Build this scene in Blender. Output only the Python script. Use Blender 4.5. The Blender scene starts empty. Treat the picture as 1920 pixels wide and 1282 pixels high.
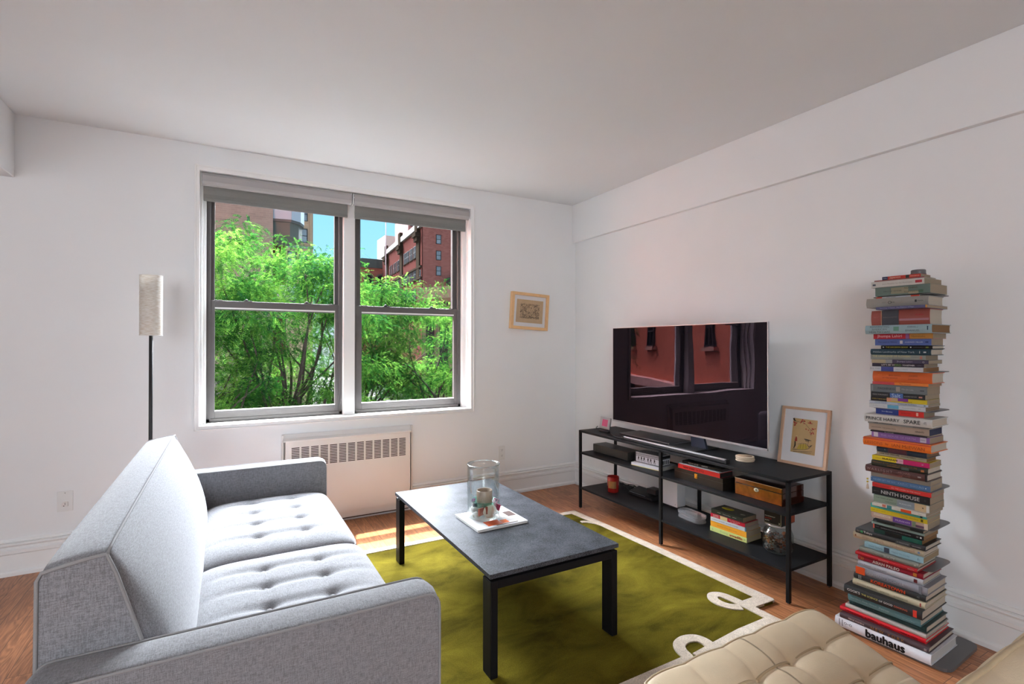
import bpy, bmesh, math, random
import numpy as np
from mathutils import Vector, Matrix
random.seed(7)
rng = np.random.default_rng(11)
PI = math.pi
SC = bpy.context.scene
COL = SC.collection

# ---------------------------------------------------------------- camera
CAM_H = 1.3
cam_data = bpy.data.cameras.new('camera')
cam = bpy.data.objects.new('camera', cam_data)
COL.objects.link(cam)
cam.location = (0, 0, CAM_H)
cam.rotation_euler = (math.radians(90 + 0.337), 0, math.radians(-29.312))
cam_data.sensor_width = 36.0
cam_data.lens = 953.85 / 1920 * 36.0
cam_data.clip_start = 0.02
cam_data.clip_end = 600
SC.camera = cam

# ---------------------------------------------------------------- colour management
SC.view_settings.view_transform = 'Standard'
SC.view_settings.look = 'None'
SC.view_settings.gamma = 1.0
SC.view_settings.use_curve_mapping = False
SC.view_settings.exposure = 1.08

# ---------------------------------------------------------------- sky and sun
world = bpy.data.worlds.new('world')
SC.world = world
world.use_nodes = True
wn = world.node_tree
wn.nodes.clear()
w_out = wn.nodes.new('ShaderNodeOutputWorld')
w_bg = wn.nodes.new('ShaderNodeBackground')
w_geo = wn.nodes.new('ShaderNodeTexCoord')
w_sep = wn.nodes.new('ShaderNodeSeparateXYZ')
w_ramp = wn.nodes.new('ShaderNodeValToRGB')
w_ramp.color_ramp.elements[0].position = 0.0
w_ramp.color_ramp.elements[0].color = (0.34, 0.40, 0.44, 1)
w_ramp.color_ramp.elements[1].position = 0.6
w_ramp.color_ramp.elements[1].color = (0.19, 0.36, 0.49, 1)
e = w_ramp.color_ramp.elements.new(0.13); e.color = (0.215, 0.45, 0.62, 1)
e = w_ramp.color_ramp.elements.new(0.28); e.color = (0.175, 0.42, 0.63, 1)
wn.links.new(w_geo.outputs['Generated'], w_sep.inputs[0])
wn.links.new(w_sep.outputs['Z'], w_ramp.inputs[0])
wn.links.new(w_ramp.outputs[0], w_bg.inputs[0])
w_bg.inputs[1].default_value = 1.0
# added bright sky zone just above the view, lights the room through the window
SKY_FILL = 40.0
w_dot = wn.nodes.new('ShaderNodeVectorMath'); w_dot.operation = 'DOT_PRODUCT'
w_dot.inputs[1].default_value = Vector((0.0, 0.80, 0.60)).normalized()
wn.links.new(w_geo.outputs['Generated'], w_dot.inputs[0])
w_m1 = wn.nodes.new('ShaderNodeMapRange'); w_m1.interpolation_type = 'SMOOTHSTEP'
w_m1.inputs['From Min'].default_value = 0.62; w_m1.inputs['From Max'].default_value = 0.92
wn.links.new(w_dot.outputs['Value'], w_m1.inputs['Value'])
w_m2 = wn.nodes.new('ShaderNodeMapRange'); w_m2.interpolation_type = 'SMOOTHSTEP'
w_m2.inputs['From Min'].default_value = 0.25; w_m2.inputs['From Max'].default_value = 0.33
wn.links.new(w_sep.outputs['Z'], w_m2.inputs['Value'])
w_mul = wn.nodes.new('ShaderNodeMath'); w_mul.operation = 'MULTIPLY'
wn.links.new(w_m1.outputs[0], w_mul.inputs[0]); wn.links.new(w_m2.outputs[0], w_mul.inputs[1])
w_str = wn.nodes.new('ShaderNodeMath'); w_str.operation = 'MULTIPLY'; w_str.inputs[1].default_value = SKY_FILL
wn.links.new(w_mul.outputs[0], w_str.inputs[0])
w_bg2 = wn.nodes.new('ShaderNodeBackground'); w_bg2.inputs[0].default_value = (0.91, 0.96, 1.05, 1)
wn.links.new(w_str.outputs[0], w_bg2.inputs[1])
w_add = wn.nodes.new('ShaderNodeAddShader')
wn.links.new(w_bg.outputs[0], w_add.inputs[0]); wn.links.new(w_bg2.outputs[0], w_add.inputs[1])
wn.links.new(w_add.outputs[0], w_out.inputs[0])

sun_data = bpy.data.lights.new('sun', 'SUN')
sun_data.energy = 8.5
sun_data.angle = math.radians(0.6)
sun_data.color = (1.0, 0.94, 0.86)
sun = bpy.data.objects.new('sun', sun_data)
COL.objects.link(sun)
sun.location = (2, 12, 30)
sun.rotation_euler = Vector((-0.12, -0.417, -1.0)).to_track_quat('-Z', 'Y').to_euler()

# added fill light for the room, outside an invented opening behind the camera
def area(name, loc, size, energy, color, direction):
    l = bpy.data.lights.new(name, 'AREA'); l.shape = 'RECTANGLE'
    l.size, l.size_y = size; l.energy = energy; l.color = color
    o = bpy.data.objects.new(name, l); COL.objects.link(o); o.location = loc
    o.rotation_euler = Vector(direction).to_track_quat('-Z', 'Z').to_euler()
    return o
area('rear_fill_light', (-1.75, -3.28, 1.6), (1.8, 1.5), 52, (0.95, 0.98, 1.02), (0, 1, 0))

SC.cycles.transparent_max_bounces = 32

# ---------------------------------------------------------------- helpers
def srgb(r, g=None, b=None):
    if g is None: r, g, b = r
    def f(c):
        c = c / 255.0
        return c / 12.92 if c <= 0.04045 else ((c + 0.055) / 1.055) ** 2.4
    return (f(r), f(g), f(b), 1.0)

_mats = {}
def mat(name, color, rough=0.5, metal=0.0, noise=0.0, nscale=20.0, bump=0.0, bscale=200.0, spec=None, coat=0.0, sheen=0.0, trans=0.0, ior=1.45, emit=None, stretch=None):
    """plain procedural material: colour broken up by noise, optional fine bump"""
    if name in _mats: return _mats[name]
    m = bpy.data.materials.new(name); m.use_nodes = True
    nt = m.node_tree; b = nt.nodes['Principled BSDF']
    col = srgb(color) if max(color[:3]) > 1.0 else (*color[:3], 1.0)
    b.inputs['Base Color'].default_value = col
    b.inputs['Roughness'].default_value = rough
    b.inputs['Metallic'].default_value = metal
    b.inputs['IOR'].default_value = ior
    if spec is not None: b.inputs['Specular IOR Level'].default_value = spec
    if coat: b.inputs['Coat Weight'].default_value = coat; b.inputs['Coat Roughness'].default_value = 0.08
    if sheen: b.inputs['Sheen Weight'].default_value = sheen
    if trans: b.inputs['Transmission Weight'].default_value = trans
    tc = nt.nodes.new('ShaderNodeTexCoord')
    src = tc.outputs['Object']
    if stretch:
        mp = nt.nodes.new('ShaderNodeMapping'); mp.inputs['Scale'].default_value = stretch
        nt.links.new(src, mp.inputs[0]); src = mp.outputs[0]
    n = nt.nodes.new('ShaderNodeTexNoise'); n.inputs['Scale'].default_value = nscale; n.inputs['Detail'].default_value = 5
    nt.links.new(src, n.inputs['Vector'])
    mr = nt.nodes.new('ShaderNodeMapRange')
    mr.inputs['From Min'].default_value = 0.25; mr.inputs['From Max'].default_value = 0.75
    mr.inputs['To Min'].default_value = 1 - max(noise, 0.012); mr.inputs['To Max'].default_value = 1 + max(noise, 0.012)
    nt.links.new(n.outputs['Fac'], mr.inputs['Value'])
    mul = nt.nodes.new('ShaderNodeMix'); mul.data_type = 'RGBA'; mul.blend_type = 'MULTIPLY'; mul.inputs['Factor'].default_value = 1.0
    mul.inputs[6].default_value = col
    nt.links.new(mr.outputs[0], mul.inputs[7])
    nt.links.new(mul.outputs[2], b.inputs['Base Color'])
    if bump:
        n2 = nt.nodes.new('ShaderNodeTexNoise'); n2.inputs['Scale'].default_value = bscale; n2.inputs['Detail'].default_value = 3
        nt.links.new(src, n2.inputs['Vector'])
        bp = nt.nodes.new('ShaderNodeBump'); bp.inputs['Strength'].default_value = bump; bp.inputs['Distance'].default_value = 0.002
        nt.links.new(n2.outputs['Fac'], bp.inputs['Height']); nt.links.new(bp.outputs[0], b.inputs['Normal'])
    if emit:
        b.inputs['Emission Color'].default_value = col; b.inputs['Emission Strength'].default_value = emit
    _mats[name] = m
    return m

def cm(rgb, rough=0.5):      # printed colour for book covers and small things
    return mat('print_%d_%d_%d_%d' % (*rgb, int(rough * 100)), rgb, rough=rough, noise=0.03, nscale=60)

def mat_glass(name, tint=(1, 1, 1), refl=0.08, rough=0.0, frost=0.0):
    """thin clear glass: lets light and shadow rays through, reflects a little more at grazing angles"""
    m = bpy.data.materials.new(name); m.use_nodes = True
    nt = m.node_tree; nt.nodes.clear()
    out = nt.nodes.new('ShaderNodeOutputMaterial'); mx = nt.nodes.new('ShaderNodeMixShader')
    tr = nt.nodes.new('ShaderNodeBsdfTransparent'); tr.inputs[0].default_value = (*tint, 1)
    gl = nt.nodes.new('ShaderNodeBsdfGlossy'); gl.inputs['Roughness'].default_value = rough
    fr = nt.nodes.new('ShaderNodeLayerWeight'); fr.inputs['Blend'].default_value = 0.25
    ml = nt.nodes.new('ShaderNodeMath'); ml.operation = 'MULTIPLY_ADD'; ml.inputs[1].default_value = refl * 3.0; ml.inputs[2].default_value = refl * 0.25
    nt.links.new(fr.outputs['Fresnel'], ml.inputs[0]); nt.links.new(ml.outputs[0], mx.inputs[0])
    body = tr
    if frost:      # cut or ribbed glass scatters some of the light
        body = nt.nodes.new('ShaderNodeMixShader'); df = nt.nodes.new('ShaderNodeBsdfDiffuse'); df.inputs[0].default_value = (.86, .87, .9, 1)
        body.inputs[0].default_value = frost; nt.links.new(tr.outputs[0], body.inputs[1]); nt.links.new(df.outputs[0], body.inputs[2])
    nt.links.new(body.outputs[0], mx.inputs[1]); nt.links.new(gl.outputs[0], mx.inputs[2]); nt.links.new(mx.outputs[0], out.inputs[0])
    return m

def mat_brick(name, c1, c2, mortar, axes='xz', bw=0.22, bh=0.075, rough=0.85):
    m = bpy.data.materials.new(name); m.use_nodes = True
    nt = m.node_tree; b = nt.nodes['Principled BSDF']; b.inputs['Roughness'].default_value = 1.0; b.inputs['Specular IOR Level'].default_value = 0.0
    tc = nt.nodes.new('ShaderNodeTexCoord'); sp = nt.nodes.new('ShaderNodeSeparateXYZ'); cb = nt.nodes.new('ShaderNodeCombineXYZ')
    nt.links.new(tc.outputs['Object'], sp.inputs[0])
    nt.links.new(sp.outputs[axes[0].upper()], cb.inputs[0]); nt.links.new(sp.outputs[axes[1].upper()], cb.inputs[1])
    br = nt.nodes.new('ShaderNodeTexBrick'); br.inputs['Scale'].default_value = 1.0
    br.inputs['Brick Width'].default_value = bw; br.inputs['Row Height'].default_value = bh; br.inputs['Mortar Size'].default_value = 0.008
    br.inputs['Color1'].default_value = srgb(c1); br.inputs['Color2'].default_value = srgb(c2); br.inputs['Mortar'].default_value = srgb(mortar)
    nt.links.new(cb.outputs[0], br.inputs['Vector'])
    n = nt.nodes.new('ShaderNodeTexNoise'); n.inputs['Scale'].default_value = 1.3; n.inputs['Detail'].default_value = 6
    nt.links.new(cb.outputs[0], n.inputs['Vector'])
    mr = nt.nodes.new('ShaderNodeMapRange'); mr.inputs['To Min'].default_value = 0.8; mr.inputs['To Max'].default_value = 1.2
    nt.links.new(n.outputs['Fac'], mr.inputs['Value'])
    mul = nt.nodes.new('ShaderNodeMix'); mul.data_type = 'RGBA'; mul.blend_type = 'MULTIPLY'; mul.inputs['Factor'].default_value = 1.0
    nt.links.new(br.outputs['Color'], mul.inputs[6]); nt.links.new(mr.outputs[0], mul.inputs[7])
    nt.links.new(mul.outputs[2], b.inputs['Base Color'])
    return m

def link_mesh(name, verts, faces, m, parent=None, smooth=False):
    me = bpy.data.meshes.new(name)
    me.from_pydata([tuple(v) for v in verts], [], [tuple(f) for f in faces]); me.update()
    if smooth: me.shade_smooth()
    o = bpy.data.objects.new(name, me); COL.objects.link(o)
    if m is not None: me.materials.append(m)
    if parent is not None: o.parent = parent
    return o

def tag(o, label=None, cat=None, group=None, kind=None):
    if label: o['label'] = label
    if cat: o['category'] = cat
    if group: o['group'] = group
    if kind: o['kind'] = kind
    return o

def thing(name, label, cat, loc=(0, 0, 0), rz=0.0, group=None):
    o = bpy.data.objects.new(name, None); COL.objects.link(o)
    o.location = loc; o.rotation_euler = (0, 0, rz); o.empty_display_size = 0.05
    return tag(o, label, cat, group)

class MB:
    """collects shapes, then builds ONE mesh object; world=True: coordinates given in the room, moved into the parent's frame"""
    def __init__(s): s.bm = bmesh.new(); s.sm = []
    def _xf(s, vs, M):
        if M is not None:
            for v in vs: v.co = M @ v.co
    def box(s, x0, x1, y0, y1, z0, z1, bev=0.0, seg=2, M=None):
        r = bmesh.ops.create_cube(s.bm, size=1.0); vs = r['verts']
        for v in vs:
            v.co = Vector((x0 + (v.co.x + .5) * (x1 - x0), y0 + (v.co.y + .5) * (y1 - y0), z0 + (v.co.z + .5) * (z1 - z0)))
        if bev:
            es = list({e for v in vs for e in v.link_edges})
            rr = bmesh.ops.bevel(s.bm, geom=es, offset=bev, segments=seg, affect='EDGES', profile=0.5)
            vs = list({v for f in rr['faces'] for v in f.verts} | {v for v in vs if v.is_valid})
        s._xf(vs, M); return s
    def poly(s, pts, faces, M=None):
        vs = [s.bm.verts.new(p) for p in pts]
        for f in faces:
            try: s.bm.faces.new([vs[i] for i in f])
            except ValueError: pass
        s._xf(vs, M); return s
    def prism(s, prof, axis, a, b, M=None):
        """profile of 2-D points pushed along axis ('x','y','z') from a to b"""
        def P(p, t):
            if axis == 'x': return (t, p[0], p[1])
            if axis == 'y': return (p[0], t, p[1])
            return (p[0], p[1], t)
        n = len(prof)
        pts = [P(p, a) for p in prof] + [P(p, b) for p in prof]
        fs = [(i, (i + 1) % n, n + (i + 1) % n, n + i) for i in range(n)] + [tuple(range(n))[::-1], tuple(range(n, 2 * n))]
        return s.poly(pts, fs, M)
    def tube(s, path, r, seg=8, closed=False, M=None, rs=None):
        path = [Vector(p) for p in path]; n = len(path); rings = []
        up = None
        for i, p in enumerate(path):
            if closed: d = path[(i + 1) % n] - path[i - 1]
            else: d = path[min(i + 1, n - 1)] - path[max(i - 1, 0)]
            d.normalize()
            if up is None:
                up = Vector((0, 0, 1)) if abs(d.z) < .9 else Vector((1, 0, 0))
            u = (up - d * up.dot(d)).normalized(); w = d.cross(u); up = u
            rr = rs[i] if rs else r
            rings.append([s.bm.verts.new(p + rr * (math.cos(2 * PI * k / seg) * u + math.sin(2 * PI * k / seg) * w)) for k in range(seg)])
        m_ = n if closed else n - 1
        for i in range(m_):
            a, b = rings[i], rings[(i + 1) % n]
            for k in range(seg):
                f = s.bm.faces.new((a[k], a[(k + 1) % seg], b[(k + 1) % seg], b[k])); f.smooth = True
        if not closed:
            s.bm.faces.new(rings[0][::-1]); s.bm.faces.new(rings[-1])
        s._xf([v for R_ in rings for v in R_], M); return s
    def lathe(s, prof, c=(0, 0, 0), seg=32, sx=1.0, sy=1.0, M=None):
        """profile [(r,z)] turned round the vertical axis through c"""
        rings = []
        for r, z in prof:
            if r < 1e-6: rings.append([s.bm.verts.new((c[0], c[1], c[2] + z))])
            else: rings.append([s.bm.verts.new((c[0] + sx * r * math.cos(2 * PI * k / seg), c[1] + sy * r * math.sin(2 * PI * k / seg), c[2] + z)) for k in range(seg)])
        for a, b in zip(rings, rings[1:]):
            for k in range(seg):
                q = [a[k % len(a)], a[(k + 1) % len(a)], b[(k + 1) % len(b)], b[k % len(b)]]
                u = []
                for v in q:
                    if v not in u: u.append(v)
                if len(u) > 2:
                    f = s.bm.faces.new(u); f.smooth = True
        s._xf([v for R_ in rings for v in R_], M); return s
    def build(s, name, m, parent=None, world=False, smooth=None):
        bmesh.ops.recalc_face_normals(s.bm, faces=s.bm.faces)
        if world and parent is not None:
            MI = (Matrix.Translation(parent.location) @ Matrix.Rotation(parent.rotation_euler.z, 4, 'Z')).inverted()
            bmesh.ops.transform(s.bm, matrix=MI, verts=s.bm.verts)
        me = bpy.data.meshes.new(name); s.bm.to_mesh(me); s.bm.free()
        if smooth:
            me.shade_smooth()
        me.materials.append(m)
        o = bpy.data.objects.new(name, me); COL.objects.link(o)
        if parent is not None: o.parent = parent
        return o

def struct(name, mb, m): return tag(mb.build(name, m), kind='structure')

_txt = {}
def text_geo(body, bold=0.0):
    """outline of some lettering, normalised to width/height, lying in XY"""
    key = (body, bold)
    if key in _txt: return _txt[key]
    c = bpy.data.curves.new('lettering', 'FONT'); c.body = body; c.size = 1.0; c.offset = bold; c.resolution_u = 2
    o = bpy.data.objects.new('lettering', c); COL.objects.link(o)
    dg = bpy.context.evaluated_depsgraph_get()
    me = bpy.data.meshes.new_from_object(o.evaluated_get(dg))
    vs = np.array([v.co[:] for v in me.vertices]) if len(me.vertices) else np.zeros((0, 3))
    fs = [tuple(p.vertices) for p in me.polygons]
    bpy.data.objects.remove(o); bpy.data.curves.remove(c); bpy.data.meshes.remove(me)
    if len(vs):
        mn, mx = vs.min(0), vs.max(0); w, h = mx[0] - mn[0], mx[1] - mn[1]
        vs = vs[:, :2] - mn[:2]
    else: w = h = 1
    _txt[key] = (vs, fs, w, h); return _txt[key]

def lettering(name, body, origin, ex, ey, width, height, m, parent=None, bold=0.0, fit=False):
    """prints body centred at origin; ex is the reading direction, ey is up; keeps proportions unless fit"""
    vs, fs, w, h = text_geo(body, 0.0)
    if bold:      # heavier stroke: the same outline laid down again a hair to each side
        n0 = len(vs); sh = [(0, 0), (bold, 0), (-bold, 0), (0, bold), (0, -bold)]
        fs = [tuple(i + k * n0 for i in f_) for k in range(5) for f_ in fs]
        vs = np.concatenate([vs + np.array(s_) for s_ in sh])
    k = min(width / w, height / h); kx, ky = (width / w, height / h) if fit else (k, k)
    ex, ey, origin = Vector(ex), Vector(ey), Vector(origin)
    pts = [origin + ex * ((v[0] - w / 2) * kx) + ey * ((v[1] - h / 2) * ky) for v in vs]
    return link_mesh(name, pts, fs, m, parent)

def grid_cushion(nx, ny, pos, half, hb=None):
    """closed cushion: pos(u,v)->(x,y), half(u,v)->(z_bottom,z_top); returns verts, faces"""
    vs, fs = [], []
    for s_ in (1, 0):
        for j in range(ny + 1):
            for i in range(nx + 1):
                u, v = -1 + 2 * i / nx, -1 + 2 * j / ny
                x, y = pos(u, v); zb, zt = half(u, v)
                vs.append((x, y, zt if s_ else zb))
    N = (nx + 1) * (ny + 1); I = lambda i, j: j * (nx + 1) + i
    for j in range(ny):
        for i in range(nx):
            a, b, c, d = I(i, j), I(i + 1, j), I(i + 1, j + 1), I(i, j + 1)
            fs.append((a, b, c, d)); fs.append((N + a, N + d, N + c, N + b))
    ring = [I(i, 0) for i in range(nx)] + [I(nx, j) for j in range(ny)] + [I(i, ny) for i in range(nx, 0, -1)] + [I(0, j) for j in range(ny, 0, -1)]
    for k in range(len(ring)):
        a, b = ring[k], ring[(k + 1) % len(ring)]
        fs.append((a, N + a, N + b, b))
    return vs, fs
# ================================================================ materials of the room
WALL_Y, WALL_R, CEIL, FACE_R = 3.905, 2.88, 2.615, 2.845
WALL_L, WALL_B = -2.9, -3.2
m_wall = mat('wall_paint', (0.845, 0.86, 0.872), rough=0.7, noise=0.012, nscale=3, bump=0.08, bscale=90)
m_ceil = mat('ceiling_paint', (0.80, 0.825, 0.845), rough=0.75, noise=0.01, nscale=2, bump=0.05, bscale=60)
m_trim = mat('trim_paint', (0.87, 0.87, 0.865), rough=0.35, noise=0.01, nscale=8)
m_alu = mat('window_aluminium', (0.115, 0.108, 0.106), rough=0.5, metal=0.0, noise=0.05, nscale=30)
m_shade = mat('shade_fabric', (0.215, 0.215, 0.205), rough=0.8, noise=0.05, nscale=250, bump=0.2, bscale=900)
m_shade2 = mat('shade_fascia', (0.40, 0.385, 0.385), rough=0.7, noise=0.03, nscale=250)

def mat_floor():
    m = bpy.data.materials.new('oak_strip_floor'); m.use_nodes = True
    nt = m.node_tree; b = nt.nodes['Principled BSDF']; N = nt.nodes.new; L = nt.links.new
    tc = N('ShaderNodeTexCoord'); sp = N('ShaderNodeSeparateXYZ'); cb = N('ShaderNodeCombineXYZ')
    L(tc.outputs['Object'], sp.inputs[0]); L(sp.outputs['Y'], cb.inputs[0]); L(sp.outputs['X'], cb.inputs[1])
    br = N('ShaderNodeTexBrick'); br.offset = 0.37; br.inputs['Scale'].default_value = 1
    br.inputs['Brick Width'].default_value = 0.9; br.inputs['Row Height'].default_value = 0.083
    br.inputs['Mortar Size'].default_value = 0.0011; br.inputs['Mortar Smooth'].default_value = 0.2; br.inputs['Bias'].default_value = 0
    br.inputs['Color1'].default_value = (0, 0, 0, 1); br.inputs['Color2'].default_value = (1, 1, 1, 1); br.inputs['Mortar'].default_value = (0.5, 0.5, 0.5, 1)
    L(cb.outputs[0], br.inputs['Vector'])
    # grain: stretched along the board, shifted board by board
    sc = N('ShaderNodeVectorMath'); sc.operation = 'MULTIPLY'; sc.inputs[1].default_value = (1.6, 16, 1); L(cb.outputs[0], sc.inputs[0])
    ad = N('ShaderNodeVectorMath'); ad.operation = 'ADD'; L(sc.outputs[0], ad.inputs[0])
    sh = N('ShaderNodeVectorMath'); sh.operation = 'SCALE'; sh.inputs['Scale'].default_value = 37; L(br.outputs['Color'], sh.inputs[0]); L(sh.outputs[0], ad.inputs[1])
    n1 = N('ShaderNodeTexNoise'); n1.inputs['Scale'].default_value = 1.2; n1.inputs['Detail'].default_value = 2; n1.inputs['Distortion'].default_value = 0.6
    L(ad.outputs[0], n1.inputs['Vector'])
    wv = N('ShaderNodeMath'); wv.operation = 'MULTIPLY'; wv.inputs[1].default_value = 62; L(n1.outputs['Fac'], wv.inputs[0])
    sn = N('ShaderNodeMath'); sn.operation = 'SINE'; L(wv.outputs[0], sn.inputs[0])
    n2 = N('ShaderNodeTexNoise'); n2.inputs['Scale'].default_value = 6; n2.inputs['Detail'].default_value = 8; n2.inputs['Roughness'].default_value = 0.7
    L(ad.outputs[0], n2.inputs['Vector'])
    rp = N('ShaderNodeValToRGB'); E_ = rp.color_ramp.elements
    E_[0].position = 0.0; E_[0].color = srgb(112, 68, 42); E_[1].position = 1.0; E_[1].color = srgb(214, 152, 104)
    q = E_.new(0.35); q.color = srgb(156, 100, 64); q = E_.new(0.7); q.color = srgb(188, 126, 84)
    m1 = N('ShaderNodeMapRange'); m1.inputs['From Min'].default_value = -1; m1.inputs['From Max'].default_value = 1; m1.inputs['To Min'].default_value = -0.16; m1.inputs['To Max'].default_value = 0.17
    L(sn.outputs[0], m1.inputs['Value'])
    a1 = N('ShaderNodeMath'); a1.operation = 'ADD'; L(m1.outputs[0], a1.inputs[0]); L(n2.outputs['Fac'], a1.inputs[1])
    bw = N('ShaderNodeRGBToBW'); L(br.outputs['Color'], bw.inputs[0])
    m2 = N('ShaderNodeMapRange'); m2.inputs['To Min'].default_value = -0.17; m2.inputs['To Max'].default_value = 0.17; L(bw.outputs[0], m2.inputs['Value'])
    a2 = N('ShaderNodeMath'); a2.operation = 'ADD'; L(a1.outputs[0], a2.inputs[0]); L(m2.outputs[0], a2.inputs[1])
    L(a2.outputs[0], rp.inputs[0])
    mx = N('ShaderNodeMix'); mx.data_type = 'RGBA'; mx.inputs[7].default_value = srgb(70, 42, 26)
    L(br.outputs['Fac'], mx.inputs['Factor']); L(rp.outputs[0], mx.inputs[6]); L(mx.outputs[2], b.inputs['Base Color'])
    b.inputs['Roughness'].default_value = 0.36
    bp = N('ShaderNodeBump'); bp.inputs['Strength'].default_value = 0.12; bp.inputs['Distance'].default_value = 0.001
    L(a1.outputs[0], bp.inputs['Height']); L(bp.outputs[0], b.inputs['Normal'])
    return m
m_floor = mat_floor()

# ================================================================ shell
f = MB(); f.box(WALL_L - .2, WALL_R + .2, WALL_B - .2, WALL_Y + .3, -0.12, 0.0); struct('floor', f, m_floor)
f = MB(); f.box(WALL_L - .2, WALL_R + .2, WALL_B - .2, WALL_Y + .3, CEIL, CEIL + .15); struct('ceiling', f, m_ceil)
# window wall with its opening
OX0, OX1, OZ0, OZ1 = -0.155, 1.792, 0.767, 2.445
OUT = WALL_Y + 0.30
f = MB()
f.box(WALL_L - .2, OX0, WALL_Y, OUT, 0, CEIL); f.box(OX1, WALL_R + .2, WALL_Y, OUT, 0, CEIL)
f.box(OX0, OX1, WALL_Y, OUT, 0, OZ0); f.box(OX0, OX1, WALL_Y, OUT, OZ1, CEIL)
struct('wall_back', f, m_wall)
f = MB(); f.box(WALL_R, WALL_R + .2, WALL_B - .2, WALL_Y, 0, CEIL); struct('wall_right', f, m_wall)
f = MB(); f.box(WALL_L - .2, WALL_L, WALL_B - .2, WALL_Y, 0, CEIL); struct('wall_left', f, m_wall)
f = MB()
f.box(WALL_L, -2.7, WALL_B - .2, WALL_B, 0, CEIL); f.box(-.8, WALL_R, WALL_B - .2, WALL_B, 0, CEIL)
f.box(-2.7, -.8, WALL_B - .2, WALL_B, 0, .8); f.box(-2.7, -.8, WALL_B - .2, WALL_B, 2.4, CEIL)  # opening added for the rear fill light
struct('wall_front', f, m_wall)
# dropped band along the top of the right wall
f = MB(); f.box(FACE_R, WALL_R, WALL_B, WALL_Y, 2.261, CEIL, bev=.002); struct('trim_1', f, m_wall)
# ceiling beam at the left
f = MB(); f.box(-1.75, -1.054, WALL_B, WALL_Y, 2.252, CEIL, bev=.004); struct('trim_2', f, m_wall)
# window casing: four mitred strips with a raised outer lip
f = MB()
cx0, cx1, cz0, cz1 = -0.184, 1.824, 0.739, 2.481
y = WALL_Y
for (a, b_, c, d) in ((cx0, OX0, cz0, cz1), (OX1, cx1, cz0, cz1), (OX0, OX1, OZ1, cz1), (OX0, OX1, cz0, OZ0)):
    f.box(a, b_, y - .010, y, c, d)
for (a, b_, c, d) in ((cx0, cx0 + .011, cz0, cz1), (cx1 - .011, cx1, cz0, cz1), (cx0, cx1, cz1 - .011, cz1), (cx0, cx1, cz0, cz0 + .009)):
    f.box(a, b_, y - .017, y - .009, c, d, bev=.003)
# stool board and painted jambs
FY = WALL_Y + .145
f.box(OX0 - .001, OX1 + .001, y - .014, FY, OZ0 - .012, OZ0 + .002)
f.box(OX0, -0.12, WALL_Y + .09, OUT, OZ0, OZ1)
f.box(OX0, -0.138, WALL_Y + .05, WALL_Y + .09, OZ0, OZ1)
f.box(1.762, OX1, WALL_Y + .105, OUT, OZ0, OZ1)
f.box(0.776, 0.858, WALL_Y + .085, OUT, OZ0, OZ1)
f.box(OX0, OX1, WALL_Y + .1, OUT, 2.42, OZ1)
struct('trim_3', f, m_trim)

# ---- two double-hung aluminium windows
m_pane = mat_glass('window_pane_glass', tint=(0.975, 0.985, 0.98), refl=0.02)
m_black = mat('black_plastic', (0.015, 0.015, 0.016), rough=0.5)
def window_unit(name, x0, x1, gx0, gx1):
    z0, z1, zr0, zr1 = OZ0 + .004, 2.42, 1.553, 1.607
    r = bpy.data.objects.new(name, None); COL.objects.link(r); r.location = ((x0 + x1) / 2, FY, z0); tag(r, kind='structure')
    fr = MB()
    fr.box(x0, x0 + .022, FY, OUT - .04, z0, z1); fr.box(x1 - .022, x1, FY, OUT - .04, z0, z1)
    fr.box(x0, x1, FY, OUT - .04, z0, z0 + .022); fr.box(x0, x1, FY, OUT - .04, z1 - .03, z1)
    fr.box(x0 + .02, x0 + .026, FY - .004, FY + .01, z0, z1); fr.box(x1 - .026, x1 - .02, FY - .004, FY + .01, z0, z1)
    fr.build('window_frame', m_alu, r, world=True)
    # lower sash, inner plane
    lo = MB(); ya, yb = FY + .006, FY + .042
    lo.box(x0 + .022, gx0, ya, yb, z0 + .022, zr1, bev=.002); lo.box(gx1, x1 - .022, ya, yb, z0 + .022, zr1, bev=.002)
    lo.box(gx0, gx1, ya, yb, z0 + .022, .842, bev=.002); lo.box(gx0, gx1, ya, yb, zr0 + .008, zr1, bev=.002)
    so = lo.build('lower_sash', m_alu, r, world=True)
    p = MB(); p.box(gx0, gx1, ya + .016, ya + .02, .842, zr0 + .008); p.build('glass_pane', m_pane, r, world=True)
    st = MB(); st.box(gx0, gx1, ya + .004, ya + .016, zr0 - .002, zr0 + .008); st.box(gx0, gx1, ya + .002, ya + .016, .842, .849)
    st.build('glazing_bead', m_trim, r, world=True)
    # upper sash, outer plane
    up = MB(); ya, yb = FY + .046, FY + .082
    up.box(x0 + .022, gx0 - .002, ya, yb, zr1 - .06, z1 - .03); up.box(gx1 + .002, x1 - .022, ya, yb, zr1 - .06, z1 - .03)
    up.box(gx0, gx1, ya, yb, zr1 - .06, zr1 - .004); up.box(gx0, gx1, ya, yb, z1 - .09, z1 - .03)
    up.build('upper_sash', m_alu, r, world=True)
    p = MB(); p.box(gx0 - .002, gx1 + .002, ya + .016, ya + .02, zr1 - .004, z1 - .09); p.build('glass_pane', m_pane, r, world=True)
    # sweep locks and tilt latches on the meeting rail
    for t in (.25, .75):
        k = MB(); xx = gx0 + t * (gx1 - gx0)
        k.box(xx - .022, xx + .03, FY + .008, FY + .03, zr1, zr1 + .006, bev=.001); k.box(xx - .012, xx + .004, FY + .01, FY + .034, zr1 + .004, zr1 + .016, bev=.003)
        k.build('sash_lock', m_black, r, world=True)
    for xx in (gx0 - .004, gx1 - .045):
        k = MB(); k.box(xx, xx + .05, FY + .01, FY + .028, zr1, zr1 + .005, bev=.001); k.build('tilt_latch', m_black, r, world=True)
    return r
window_unit('window_1', -0.12, 0.776, -0.070, 0.725)
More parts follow.
